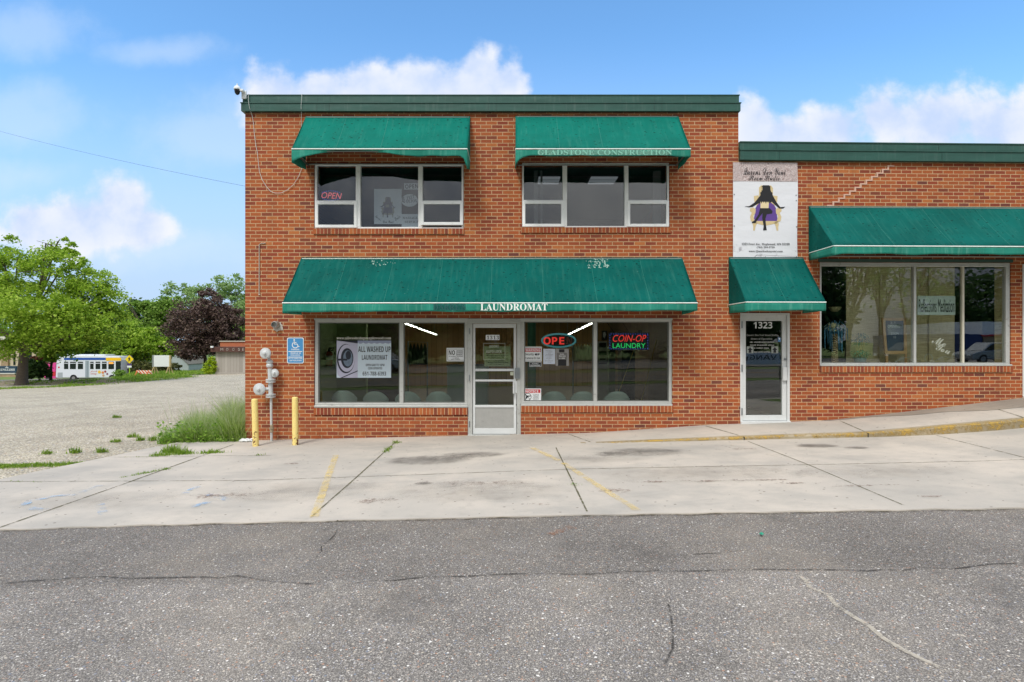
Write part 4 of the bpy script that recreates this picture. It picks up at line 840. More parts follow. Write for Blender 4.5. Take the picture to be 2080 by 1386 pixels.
def stroke(pts_px, w, y, mat, parent, name, fx=X, fz=Z):
    P = [Vector((fx(a), 0, fz(b))) for a, b in pts_px]; mb = MB(); V = []
    for i, p in enumerate(P):
        d = (P[min(i + 1, len(P) - 1)] - P[max(0, i - 1)]).normalized(); n = Vector((-d.z, 0, d.x)) * w / 2; V += [(p.x + n.x, y, p.z + n.z), (p.x - n.x, y, p.z - n.z)]
    mb.add(V, [(2 * i, 2 * i + 1, 2 * i + 3, 2 * i + 2) for i in range(len(P) - 1)]); return mb.build(name, mat, parent)

# bollards
for px, py, pt, lean, lab in ((519.5, 908, 812, -.02, 'rusty yellow steel bollard at the very corner of the brick building'), (600, 905.5, 808, -.006, 'rusty yellow steel bollard standing below the blue parking sign')):
    x, y = gp(px, py); z0 = zt(x, y); h = Z(pt, y) - z0; t = thing('bollard', lab, 'bollard', (x, y, z0), 'yellow bollards guarding the gas pipes')
    MB().tube([(x, y, z0 - .1), (x, y, z0), (x + lean * .5, y, z0 + h * .5), (x + lean, y, z0 + h - .006)], .052, 18).build('post', YEL_B, t, True)
    MB().lathe((x + lean, y, z0 + h - .006), [(.052, 0), (.047, .012), (.03, .018), (.001, .02)], 'z', 18).build('cap', YEL_B, t, True)
# gas regulator pipes
yp = D - .13; x = X(556.5); z0 = zt(x, yp)
t = thing('gas_regulator', 'grey painted gas pipe with three round regulators on the brick wall', 'gas pipe', (x, yp, z0))
mb = MB(); mb.tube([(X(557.8), yp, z0 - .1), (X(556.6), yp, Z(800))], .022, 12); mb.tube([(X(556.4), yp, Z(806)), (X(554.5), yp, Z(748))], .042, 14); mb.build('pipe', GREY_P, t, True)
for py in (773, 803):
    MB().lathe((X(556), yp, Z(py + 3.5)), [(.05, 0), (.085, .004), (.085, .028), (.05, .03), (.05, .04), (.085, .042), (.085, .066), (.05, .07)], 'z', 18).build('flange', GREY_P, t, True)
MB().lathe((X(554), yp, Z(746)), [(.05, 0), (.06, .02), (.06, .05), (.045, .07), (.062, .09), (.06, .12), (.03, .14)], 'z', 12).build('valve', GREY_P, t, True)
MB().lathe((X(558), yp, Z(876)), [(.03, 0), (.038, .01), (.03, .05), (.045, .055), (.045, .085), (.03, .09), (.03, .13), (.024, .14)], 'z', 8).build('union', plain('greasy_fitting', lin(164, 150, 126), .5, .3, .2, 20), t)
for cx_, cy_, rr_, yo, side in ((550, 717.5, .094, -.10, None), (563.5, 757.5, .075, .0, 1), (537, 789, .102, -.08, -1)):
    o = MB().lathe((X(cx_), yp + yo, Z(cy_)), [(.010, -.062), (.022, -.058), (.024, -.034), (rr_ * .35, -.032), (rr_ * .5, -.024), (rr_ * .88, -.018), (rr_ * .92, -.010), (rr_, -.010), (rr_ * 1.06, -.004), (rr_ * 1.06, .008), (rr_, .012), (rr_ * .9, .03), (rr_ * .4, .055), (.02, .06)], 'y', 26).build('regulator', GREY_P, t, True)
mb = MB(); mb.tube([(X(550), yp - .06, Z(717.5)), (X(552), yp, Z(724)), (X(553.5), yp, Z(736))], .028, 10); mb.tube([(X(540), yp - .05, Z(789)), (X(556), yp, Z(789))], .03, 10); mb.tube([(X(563), yp + .03, Z(757)), (X(555), yp, Z(757))], .03, 10); mb.build('branch_pipe', GREY_P, t, True)
# vent stub in a plaster patch
t = thing('vent_stub', 'broken grey pipe stub in a rough plaster patch on the bricks', 'vent', (X(563), D, Z(664)))
mb = MB(); rr = random.Random(4); c = (X(564.5), Z(664)); mb.prism([(c[0] + (.085 + rr.uniform(-.02, .025)) * math.cos(2 * math.pi * k / 18) * (1.15 if math.cos(2 * math.pi * k / 18) > 0 else 1), c[1] + (.088 + rr.uniform(-.02, .02)) * math.sin(2 * math.pi * k / 18)) for k in range(18)], D - .014, D + .01); mb.build('plaster_patch', PLASTER, t)
MB().lathe((X(562), D - .012, Z(660)), [(.07, 0), (.068, -.05), (.06, -.10), (.05, -.11), (.045, -.05)], 'y', 14).build('pipe', plain('galvanised', lin(176, 176, 172), .5, .6, .2, 20), t, True)
# accessible parking sign
BLU = plain('sign_blue', lin(70, 142, 196), .45, var=.06); t = board('parking_sign', 'blue accessible parking sign with white wheelchair symbol on the brick wall', 'sign', 583.5, 617.5, 686, 738.5, D - .012, WHITE, .004, rad=.03)
MB().prism(rrect(X(585), X(616), Z(737), Z(687.5), .022), D - .0145, D - .011).build('blue_field', BLU, t)
y = D - .016
plate(pell(598.3, 690.8, 1.7, 1.6), y, WHITE, t, 'symbol'); stroke([(598.2, 692), (598.6, 699.3), (604.2, 699.3), (607.2, 704.8), (609.2, 703.9)], .016, y, WHITE, t, 'symbol'); stroke([(598.4, 696), (602.8, 696)], .014, y, WHITE, t, 'symbol')
stroke([(600.3 + 5.9 * math.cos(R(a)), 701 - 6 * math.sin(R(a))) for a in range(125, 345, 12)], .014, y, WHITE, t, 'symbol')
T('PARKING', 592.5, 608.5, 708.6, 711.6, y, WHITE, t); T('VEHICLE ID', 590.5, 611.5, 716, 719.2, y, WHITE, t); T('REQUIRED', 591, 610, 720.4, 723.3, y, WHITE, t); T('UP TO $200 FINE', 586.5, 614.8, 727.2, 730, y, WHITE, t); T('FOR VIOLATION', 588.8, 613, 731.2, 734, y, WHITE, t)
for py in (713.6, 724.9): plate(pbox(586.5, 614.5, py, py + 1.4), y, WHITE, t, 'rule')
# security camera and its cable
cx_, yc, zc = X(491.5), D - .12, Z(190)
t = thing('security_camera', 'white dome security camera on the top left roof corner', 'camera', (X(500), D, Z(205)))
mb = MB(); mb.box(X(496.5), X(506), D - .12, D - .09, Z(206), Z(190)); mb.box(X(497), X(504), D - .2, D - .12, Z(194.5), Z(190.5)); mb.build('bracket', WHITE, t, bevel=.006)
MB().lathe((cx_, yc - .06, Z(191.5)), [(.058, 0), (.062, .012), (.056, .04), (.035, .065), (.012, .075), (.01, .11), (.002, .115)], 'z', 18).build('housing', WHITE, t, True)
MB().lathe((cx_, yc - .06, Z(191.5)), [(.05, 0), (.05, -.025), (.042, -.06), (.024, -.085), (.003, -.095)], 'z', 18).build('dome', plain('smoked_dome', lin(26, 24, 26), .12), t, True)
CABLE = plain('white_cable', lin(206, 210, 206), .5)
pts = [(509, 196), (509.5, 210), (511.5, 222), (513, 235), (516, 252), (517.5, 272), (520.5, 296), (524, 312), (525.5, 330), (528, 350), (534, 367), (543, 381), (551, 390), (560, 393), (572, 393), (584, 387), (597, 376), (607, 360), (613, 345), (616, 330)]
mb = MB(); mb.tube([(X(509), D - .06, Z(194.6))] + [(X(a), D - (.098 if b < 228 else .02), Z(b)) for a, b in pts], .0042, 6); mb.tube([(X(617), D - .06, Z(194.6)), (X(617.2), D - .1, Z(197)), (X(615.5), D - .1, Z(222)), (X(613.5), D - .03, Z(232)), (X(612.5), D - .016, Z(246)), (X(616), D - .02, Z(330))], .0042, 6)
tag(mb.build('cable', CABLE, None, True), 'thin white cable drooping in a loop from the roof edge beside the awning', 'cable')
mb = MB(); mb.tube([(X(527), D - .012, Z(599)), (X(527.3), D - .012, Z(497)), (X(531), D - .012, Z(495)), (X(540), D - .012, Z(494.5))], .009, 6); mb.tube([(X(526), D - .012, Z(599)), (X(529), D - .012, Z(599))], .014, 6)
tag(mb.build('conduit', plain('old_conduit', lin(178, 164, 150), .7), None, True), 'thin pale conduit left on the bricks below the looped cable', 'conduit')
mb = MB(); mb.box(XL - .14, XL - .001, D + 2.0, D + 2.3, 4.25, 4.40); mb.add([(XL - .001, D + 2.0, 4.41), (XL - .14, D + 2.0, 4.41), (XL - .001, D + 2.0, 4.62), (XL - .001, D + 2.3, 4.41), (XL - .14, D + 2.3, 4.41), (XL - .001, D + 2.3, 4.62)], [(0, 1, 2), (3, 5, 4), (1, 4, 5, 2), (0, 3, 4, 1)])
tag(mb.build('wall_light', plain('green_lamp_hood', lin(62, 92, 82), .5)), 'small green lamp hood sticking out of the left side wall', 'wall light')
a_, b_ = Vector((X(-260, 26), 26, Z(186, 26))), Vector((XL, D + 3.2, Z(402, D + 3.2))); mb = MB(); mb.tube([tuple(a_.lerp(b_, k / 24) + Vector((0, 0, -.9 * 4 * (k / 24) * (1 - k / 24) * .35))) for k in range(25)], .0035, 5)
tag(mb.build('overhead_wire', BLACK, None), 'thin dark overhead wire crossing the sky towards the building', 'wire')

# banner across the corner of the two buildings
def glitter():
    m, g = mk('glitter_print'); p = g.pos(); n = g.noise(p, 120, 2, .7)[0]; n2 = g.noise(p, 70, 3, .7)[0]
    c = g.mix(g.ss(n, .40, .60), lin(96, 66, 62), lin(232, 222, 220)); c = g.mix(g.m('MULTIPLY', g.ss(n2, .5, .62), .6), c, lin(190, 160, 152)); out(g, bsdf(g, c, .4)); return m
def vinyl_banner():
    m, g = mk('white_banner_vinyl'); p = g.pos(); w = g.noise(g.v('MULTIPLY', p, (1.2, 1, 2.6)), 2.1, 4, .5)[0]
    c = g.mix(g.m('MULTIPLY', g.ss(g.noise(p, 7, 5, .7)[0], .55, .75), g.ss(g.sep(p)[2], 3.62, 3.4)), lin(220, 222, 226), lin(150, 146, 152)); out(g, bsdf(g, c, .38, g.bump(w, .16, .06))); return m
BV = vinyl_banner(); XF = wing; fz = lambda py: WZ(py, 1553)
bx = lambda x: 1490 + x / 6.93
by = lambda y: 330 + y / 6.93
yb = D - .012
t = thing('banner', 'white vinyl banner with a dark seated figure on a purple armchair', 'banner', (WX(1553), D, fz(522)))
mb = MB()
def bn(u, v):
    px = 1488.3 + u * 130.5 - (1 - v) * .0 - .8 * math.sin(v * 7) * (u > .99); z = fz(523 + v * (331.5 - 523))
    return (WX(px), yb - .008 - .010 * math.sin(u * 5 + v * 3) ** 2 * (math.sin(math.pi * v)) * .0, z)
mb.grid(bn, 12, 16); mb.build('sheet', BV, t, solid=.003)
plate(pbox(1488.3, 1618.3, 331.2, 369.5), yb - .0145, glitter(), t, 'header', WX, fz)
def figure(map_, y, parent, fx, fz, mats, s=1.0):
    gold, purple, ink, cream = mats
    def pl(pts, dy, mat, name): plate([map_(a, b) for a, b in pts], y - dy * s, mat, parent, name, fx, fz)
    pl([(350, 360), (380, 330), (520, 330), (548, 370), (545, 480), (350, 480)], .0005, gold, 'chair_print')
    for s_ in (0, 1):
        q = lambda x: (890 - x) if s_ else x
        pl([(q(a), b) for a, b in ((278, 480), (340, 470), (372, 520), (380, 620), (320, 620), (285, 560))], .0005, gold, 'chair_print')
        pl([(q(a), b) for a, b in ((225, 655), (270, 640), (305, 665), (300, 720), (270, 760), (290, 830), (330, 860), (300, 870), (235, 830), (225, 770), (250, 715), (222, 690))], .0015, gold, 'chair_print')
        pl([(q(a), b) for a, b in ((258, 860), (325, 862), (305, 900), (292, 965), (268, 965), (270, 915))], .0015, gold, 'chair_print')
    pl([(265, 830), (625, 830), (600, 860), (520, 880), (440, 895), (370, 880), (295, 860)], .0015, gold, 'chair_print')
    pl([(300, 650), (330, 600), (400, 560), (500, 560), (560, 600), (590, 650), (600, 720), (615, 830), (270, 830), (290, 740)], .001, purple, 'seat_print')
    pl([(385, 345), (410, 328), (490, 328), (512, 345), (520, 420), (540, 430), (540, 460), (555, 490), (600, 570), (650, 635), (720, 628), (690, 655), (635, 655), (560, 590), (530, 560), (500, 580), (375, 580), (330, 590), (260, 635), (210, 640), (145, 628), (215, 622), (290, 570), (345, 500), (370, 470), (368, 430), (385, 420)], .002, ink, 'figure_print')
    pl([(372, 560), (490, 560), (485, 650), (370, 650)], .0025, cream, 'figure_print')
    for k in range(4): pl([(376 + k * 30, 556), (398 + k * 30, 556), (387 + k * 30, 590 - 12 * (k % 2))], .003, ink, 'figure_print')
    pl([(365, 650), (500, 650), (540, 690), (535, 725), (460, 735), (440, 800), (450, 900), (460, 960), (408, 962), (415, 900), (395, 790), (400, 720), (360, 770), (300, 860), (250, 862), (250, 845), (290, 820), (345, 735)], .003, ink, 'figure_print')
    pl([(386, 400), (398, 400), (396, 350), (388, 352)], .003, gold, 'figure_print'); pl([(512, 400), (522, 400), (518, 350), (510, 352)], .003, gold, 'figure_print')
figure(lambda a, b: (bx(a), by(b)), yb - .0105, t, WX, fz, (plain('gold_print', lin(206, 186, 140), .5), plain('purple_print', lin(92, 62, 140), .5), INK, plain('cream_print', lin(222, 204, 160), .5)))
def BT(s, x0, x1, y0, y1, st, mat=INK, **k): T(s, bx(x0), bx(x1), by(y0), by(y1), yb - .0170, mat, t, st, WX, fz, **k)
BT('Queens Den Yoni', 132, 725, 88, 185, 'script'); BT('Steam Studio', 205, 640, 190, 262, 'script')
BT('1323 Frost Ave., Maplewood, MN 55109', 105, 778, 1138, 1178, 'serif'); BT('(763) 204-5729', 318, 568, 1186, 1218, 'serif'); BT('www.Queensdenyoni.com', 205, 682, 1240, 1275, 'serif')
for x, y_ in ((4, 460), (4, 902), (872, 466), (875, 540), (878, 908), (876, 1330), (440, 1336)):
    MB().lathe((WX(bx(x)), yb - .0115, fz(by(y_))), [(.012, 0), (.012, -.004), (.006, -.005)], 'y', 10).build('grommet', STEEL, t)
stroke([(bx(330), by(1300)), (bx(300), by(1325)), (bx(290), by(1345))], .006, yb - .0125, DARK, t, 'tear'); stroke([(bx(320), by(1312)), (bx(420), by(1306)), (bx(700), by(1320)), (bx(870), by(1330))], .004, yb - .0125, plain('crease', lin(130, 126, 130), .6), t, 'crease')
XF = None

# ---------------------------------------------------------------- signs in the laundromat windows (most set just in front of the glass to catch more light)
ys = D + .0535
t = board('poster', 'pale blue laundromat poster with a photo of a front loading washer', 'poster', 682, 793, 692, 768, ys, plain('poster_paper', lin(200, 216, 226), .5, var=.03))
PS = plain('washer_photo_body', lin(186, 186, 206), .5, var=.12, sc=3); PD = plain('washer_photo_dark', lin(36, 40, 52), .4, var=.2); PM = plain('washer_photo_drum', lin(112, 128, 146), .3, var=.4, sc=22)
plate([(682, 692), (725, 697), (725, 768), (690, 768), (684, 762), (682, 740)][::-1], ys - .001, PS, t, 'washer_photo'); plate([(682, 692), (725, 692), (725, 698)], ys - .0012, PD, t, 'washer_photo')
def PL(pts, k, m): plate(pts, ys - .001 - .0006 * k, m, t, 'washer_photo')
PL(pell(701, 729, 18.5, 30), 1, PD); PL(pell(702.5, 728, 17, 28), 2, PS); PL(pell(703.5, 728, 12.8, 20.5), 3, PD); PL(pell(705, 728.5, 9.6, 16.5), 4, PM); PL(pell(706, 722, 5.5, 9), 5, PD); PL([(684, 729), (704, 729), (704, 733), (686, 733)], 5, PD)
PL([(690, 768), (725, 753), (725, 755), (694, 768)], 5, PD)
lace = [(725, 692)] + [(725 + 68 * k / 24, 696.5 + 2.2 * abs(math.sin(k * .79))) for k in range(25)] + [(793, 692)]; plate(lace, ys - .001, plain('lace_print', lin(150, 160, 186), .6, var=.4, sc=60), t, 'lace_border')
T('ALL WASHED UP', 726, 792, 704, 715.5, ys - .001, INK, t); T('LAUNDROMAT', 733.5, 785.5, 721.5, 731.5, ys - .001, INK, t); T('OPEN 6AM TO 10PM', 741.5, 779.5, 739.5, 744.5, ys - .001, INK, t); T('COIN OPERATED', 746, 775, 746.2, 751, ys - .001, INK, t); T('651-788-6393', 735, 783, 755.5, 763.5, ys - .001, INK, t)
t = thing('window_lettering', 'white web address lettered on the glass above the washer poster', 'lettering', (X(737), ys, Z(691))); T('www.allwashedupmaplewood.com', 682, 793, 684, 691.3, ys - .001, CREAMINK, t, 'serif')
t = board('notice_sign', 'white no loitering sign with black frame beside the laundromat door', 'sign', 906.5, 945, 707, 734.5, ys, WHITE, .004)
b2 = MB(); frame_box(b2, X(908.5), X(943), Z(732.5), Z(709.2), .006, ys - .002, ys); b2.build('border', INK, t)
T('NO', 911, 923.5, 712, 721.5, ys - .001, INK, t); T('LOITERING', 926, 940, 711.8, 714.8, ys - .001, INK, t); T('LITTERING', 926, 940, 715.6, 718.6, ys - .001, INK, t); T('DRINKING', 926, 939, 719.4, 722.4, ys - .001, INK, t); T('OF ALCOHOLIC BEVERAGES', 911, 940, 723.4, 725.4, ys - .001, INK, t); scribble(919, 932, 727, 728.4, ys - .001, INK, t); scribble(916, 934, 729.4, 730.8, ys - .001, INK, t, seed=2)
t = board('warning_sign', 'white warning sign with red header about security cameras', 'sign', 1063.5, 1101, 704.5, 735, ys, WHITE, .004, rad=.012)
plate(pbox(1065.3, 1099, 708, 715.2), ys - .001, RED, t, 'header'); T('WARNING', 1067.5, 1098, 708.8, 714.2, ys - .002, WHITE, t); T('Security', 1067.5, 1084.5, 717.5, 723.6, ys - .001, INK, t); T('Cameras In Use', 1067.5, 1097, 725.5, 730.3, ys - .001, INK, t)
plate([(1086, 720), (1088, 718.3), (1091, 718.3), (1091, 722.5), (1088, 722.5)], ys - .001, INK, t, 'camera_symbol'); plate([(1092, 718.3), (1096.5, 718.6), (1096.5, 720.5), (1094, 721), (1093.5, 723), (1092, 722)], ys - .001, INK, t, 'camera_symbol')
b2 = MB(); frame_box(b2, X(1065.3), X(1099.3), Z(733.2), Z(706.3), .004, ys - .0015, ys); b2.build('border', INK, t)
t = board('restroom_sign', 'small dark no public restrooms plate under the warning sign', 'sign', 1075.5, 1100, 736, 745, ys, DARK, .004); b2 = MB(); frame_box(b2, X(1075.5), X(1100), Z(745), Z(736), .006, ys - .002, ys); b2.build('border', WHITE, t); T('NO PUBLIC', 1081, 1094, 738, 740.5, ys - .001, WHITE, t); T('RESTROOMS', 1078, 1097.5, 741.4, 744, ys - .001, WHITE, t)
t = board('paper_notice', 'white typed paper notice taped beside the warning sign', 'notice', 1104, 1128, 709, 740, ys, plain('paper', lin(206, 214, 226), .6, var=.03), .002)
for k, (a, b) in enumerate(((1109, 1122), (1111, 1123), (1114, 1120), (1109, 1124), (1108, 1124), (1112, 1121), (1110, 1122), (1114, 1117), (1107, 1124), (1113, 1120))): scribble(a, b, 712 + k * 2.6, 713.2 + k * 2.6, ys - .001, plain('faint_ink', lin(130, 132, 140), .6) if k == 0 else bpy.data.materials['faint_ink'], t, seed=k)
t = board('machine_notice', 'grey and black notice with white lettering hung right of the paper notice', 'notice', 1129, 1156, 709, 743.5, ys, plain('grey_card', lin(150, 148, 146), .6), .004)
plate(pbox(1136, 1147, 710, 716), ys - .001, INK, t, 'dark_panel'); plate(pbox(1134, 1151, 731, 743.5), ys - .001, INK, t, 'dark_panel'); plate(pbox(1131.5, 1152.5, 717, 731), ys - .0015, plain('grey_card_dark', lin(112, 110, 108), .6), t, 'panel'); T('PUSH', 1138, 1146, 718.8, 721.2, ys - .0025, WHITE, t); T('YOU CAN', 1135.5, 1149, 722.4, 725.4, ys - .0025, WHITE, t); scribble(1136, 1148, 727, 729, ys - .0025, WHITE, t)
t = board('notice_sign', 'white notice sign with red header and crossed out pistol', 'sign', 1061, 1099.5, 790, 816, ys, WHITE, .004)
plate(pbox(1063.2, 1097.8, 791.8, 799), ys - .001, RED, t, 'header'); T('NOTICE', 1067.5, 1094, 793.2, 798.2, ys - .002, WHITE, t)
plate([(1067.5, 803.8), (1077, 804.6), (1078, 803.8), (1078, 806.2), (1072.5, 806.8), (1070.8, 810.5), (1067.2, 811.5), (1068.8, 806.5)], ys - .001, INK, t, 'pistol_symbol')
b2 = stroke([(1072 + 7.2 * math.cos(R(a)), 807 - 7.2 * math.sin(R(a))) for a in range(0, 361, 15)], .009, ys - .002, INK, t, 'prohibition_ring'); stroke([(1067.2, 801.8), (1077, 812.2)], .009, ys - .002, INK, t, 'prohibition_ring')
for k in range(6): scribble(1082 + (k % 2), 1095, 801.5 + k * 2.1, 802.6 + k * 2.1, ys - .001, INK, t, seed=k + 30)
# door lettering
yd = D + .051; t = board('house_number', 'white number plate with black digits on the laundromat door', 'house number', 986.5, 1014.5, 680.5, 691, yd, WHITE, .003)
for k, c in enumerate('1313'): T(c, 988.8 + k * 6.6, 993.4 + k * 6.6, 682.3, 689.6, yd - .001, INK, t, 'serif')
t = thing('window_lettering', 'faint white auto lock lettering on the laundromat door glass', 'lettering', (X(1003), yd, Z(732))); FAINT = plain('faint_white_vinyl', lin(168, 174, 160), .6); T('DOORS', 994, 1013, 701.5, 706.5, yd - .001, FAINT, t); T('AUTO LOCK', 987, 1019, 711.5, 717.5, yd - .001, FAINT, t); b2 = MB(); frame_box(b2, X(981.5), X(1026), Z(731.5), Z(697.5), .006, yd - .001, yd); b2.build('border', FAINT, t)
t = board('door_notice', 'yellowed paper notice with red heading behind the laundromat door glass', 'notice', 983, 1037, 704, 745, D + .11, plain('yellowed_paper', lin(158, 156, 124), .7), .002)
scribble(987, 1034, 716, 718.8, D + .108, plain('dull_red_ink', lin(120, 66, 58), .6), t, seed=3)
for k in range(6): scribble(986 + (k % 3) * 4, 1033 - (k % 2) * 8, 722 + k * 3.6, 723.3 + k * 3.6, D + .108, INK, t, seed=40 + k)
t = board('sticker', 'small pale sticker beside the lock of the laundromat door', 'sticker', 1036.5, 1043, 756, 763, D + .05, plain('pale_sticker', lin(200, 204, 180), .6), .001)

# neon signs
NEON_R = emit('red_neon', (1, .06, .05, 1), .62); NEON_G = emit('green_led', (.04, .9, .22, 1), .5); NEON_B = emit('blue_led', (.12, .16, 1, 1), .7); NEON_D = plain('unlit_red_tube', lin(122, 58, 50), .3); NEON_T = emit('teal_neon', (.10, .32, .36, 1), .38)
yn = D + .13; t = thing('neon_sign', 'oval neon open sign with three lit red letters', 'neon sign', (X(1136), yn, Z(707)))
plate(pell(1136, 692, 34.5, 13), yn + .02, plain('neon_backing', lin(26, 26, 30), .4), t, 'backing', th=.006)
MB().tube([(X(1136 + 34.5 * math.cos(R(a))), yn, Z(692 - 13.5 * math.sin(R(a)))) for a in range(0, 361, 10)], .016, 8).build('ring', NEON_T, t, True)
for ch, a, b, m_ in (('O', 1104.5, 1119.5, NEON_R), ('P', 1122, 1133, NEON_R), ('E', 1137, 1147.5, NEON_R), ('N', 1152, 1163.5, NEON_D)): T(ch, a, b, 685, 700, yn - .014, m_, t, 'sans', name='letter')
yn = D + .16; t = board('led_sign', 'dark led board with red and green coin laundry lettering', 'led sign', 1239, 1323, 675.5, 711, yn, plain('led_board', lin(36, 36, 48), .4), .03)
T('COIN-OP', 1248, 1316, 680.5, 694.5, yn - .004, NEON_R, t, 'plain', slant=.25); T('LAUNDRY', 1247.5, 1315, 697.5, 707.5, yn - .004, NEON_G, t, 'plain')
mb = MB()
for k in range(16):
    for py in (678.5, 709): mb.box(X(1244 + k * 5), X(1245 + k * 5), yn - .006, yn, Z(py + .6), Z(py - .4))
for k in range(6):
    for px in (1242, 1320): mb.box(X(px - .5), X(px + .5), yn - .006, yn, Z(681 + k * 5.3 + .5), Z(681 + k * 5.3 - .5))
mb.build('led_border', NEON_B, t)
mb = MB(); mb.tube([(X(1251), yn + .01, Z(675.5)), (X(1236), yn + .01, Z(655))], .004, 5); mb.tube([(X(1282), yn + .01, Z(675.5)), (X(1268), yn + .01, Z(655))], .004, 5); mb.box(X(1301), X(1308), yn, yn + .03, Z(675.5), Z(671)); mb.build('hanger', DARK, t)

# upstairs window signs
yu = D + .105; PAPER_U = plain('dim_paper', lin(190, 194, 196), .7, var=.03); PR_D = plain('grey_purple_print', lin(84, 82, 100), .7); PR_G = plain('dull_gold_print', lin(140, 136, 120), .7)
t = board('poster', 'white poster of a seated figure in the left upstairs window', 'poster', 757, 813.5, 381, 453, yu, PAPER_U, .002)
figure(lambda a, b: (757 + (a + 20) * .061, 376 + b * .066), yu - .001, t, X, Z, (PR_G, PR_D, plain('dim_ink', lin(66, 62, 80), .7), PR_G), .5)
T("Queen's", 759, 773, 437, 443, yu - .001, INK, t, 'script', rot=-.65); T('Den Yoni', 775, 797, 445, 451, yu - .001, INK, t, 'script'); T('Studio', 798, 811, 436, 444, yu - .001, INK, t, 'script', rot=.6)
t = board('open_sign', 'small paper open sign with bold black letters in the upstairs window', 'sign', 818.5, 849, 369, 382.5, yu, PAPER_U, .002); T('OPEN', 821, 847.5, 371.5, 380, yu - .001, INK, t, 'sans', rot=.04)
t = thing('oval_sign', 'white oval paper sign about feet detox in the upstairs window', 'sign', (X(830), yu, Z(418))); plate(pell(830, 404.5, 17, 13), yu, PAPER_U, t, 'board', th=.002); T('FEET', 824, 840, 395, 401.5, yu - .001, INK, t, 'serif', rot=.18); T('DETOX', 823, 845, 402.5, 409, yu - .001, INK, t, 'serif', rot=.05); T('45', 814.5, 820, 398, 410, yu - .001, INK, t, 'sans', rot=.2)
t = board('massage_sign', 'white paper massage service sign low in the upstairs window', 'sign', 813.5, 849, 432.5, 460.5, yu, PAPER_U, .002); T('MASSAGE', 815.5, 846.5, 438, 443, yu - .001, INK, t, 'serif'); T('SERVICE', 820, 848.5, 446, 451, yu - .001, INK, t, 'serif')
yn = D + .14; t = thing('neon_sign', 'small slanted red open sign with blue dots in the upstairs window', 'neon sign', (X(667), yn, Z(404)))
T('OPEN', 648, 688.5, 387.5, 400, yn - .004, emit('pale_red_led', (1, .18, .2, 1), .6), t, 'plain', slant=.2, rot=-.05); plate(pell(667.5, 393.5, 23, 10.5), yn + .012, plain('led_backing', lin(60, 64, 74), .4), t, 'backing', th=.004)
mb = MB()
for k in range(28):
    a = 2 * math.pi * k / 28
    if abs(math.sin(a)) > .5: c = (667.5 + 22 * math.cos(a), 393.5 - 9.8 * math.sin(a)); mb.box(X(c[0] - .5), X(c[0] + .5), yn - .002, yn + .004, Z(c[1] + .5), Z(c[1] - .5))
mb.build('led_border', NEON_B, t)
for px0, px1 in ((1092, 1138), (1194, 1250)):
    zc = 5.352; d0, d1 = (zc - E) * F / (CY - 359), (zc - E) * F / (CY - 373); MB
    t = thing('ceiling_light', 'pale ceiling light panel beyond the left pane of the right upstairs window' if px0 < 1100 else 'pale ceiling light panel beyond the middle pane of the right upstairs window', 'ceiling light', (X((px0 + px1) / 2, d1), d1, zc))
    MB().box(X(px0, d1), X(px1 - 4, d1), d0, d1, zc - .02, zc).build('diffuser', emit('dim_diffuser', (.75, .78, .8, 1), .16) if px0 < 1100 else bpy.data.materials['dim_diffuser'], t)
    b2 = MB()
    for k in (1, 2): b2.box(X(px0, d1), X(px1 - 4, d1), d0 + (d1 - d0) * k / 3 - .01, d0 + (d1 - d0) * k / 3 + .01, zc - .024, zc - .02)
    b2.build('grille', DARK, t)

# 1323 door lettering
XF = wing; fz = lambda py: WZ(py, 1553); yd = D + .064; FW = lambda *a, **k: T(*a, fx=WX, fz=fz, **k)
DIMW = plain('dim_door_lettering', lin(150, 152, 146), .6); t = thing('window_lettering', 'white house number and opening hours lettered on the glass of the entrance door', 'lettering', (WX(1553), yd, fz(735)))
FW('1323', 1532.5, 1571, 654, 667.5, yd - .022, WHITE, t)
FW("Queen's Den Yoni Steam Studio", 1518, 1582, 679, 683.6, yd - .022, DIMW, t, st='serif'); FW('Hours of Operation', 1527, 1571, 686.5, 691.5, yd - .022, DIMW, t, st='serif')
for k, (a, b, y0) in enumerate(((1525, 1578, 693.5), (1526, 1577, 699.5), (1534, 1566, 705.5), (1534, 1567, 713.5))): scribble(a, b, y0, y0 + 3.4, yd - .022, DIMW, t, fx=WX, fz=fz, seed=60 + k)
for px in (1518.5, 1569):
    plate(pbox(px, px + 14, 704, 718), yd - .0215, plain('pale_square', lin(150, 156, 150), .6) if px < 1530 else bpy.data.materials['pale_square'], t, 'logo_square', WX, fz); plate([(px + 7, 705), (px + 9, 708), (px + 12.5, 711), (px + 9.5, 711.5), (px + 10, 717), (px + 4, 717), (px + 4.5, 711.5), (px + 1.5, 711), (px + 5, 708)], yd - .0225, INK, t, 'logo_figure', WX, fz)
t = board('sticker', 'small blue sticker on the glass of the entrance door', 'sticker', 1582.5, 1588, 686, 694.5, yd - .022, plain('blue_sticker', lin(92, 140, 190), .6), .001, WX, fz); plate(pbox(1584, 1586.8, 687, 690), yd - .0235, WHITE, t, 'mark', WX, fz)
XF = None

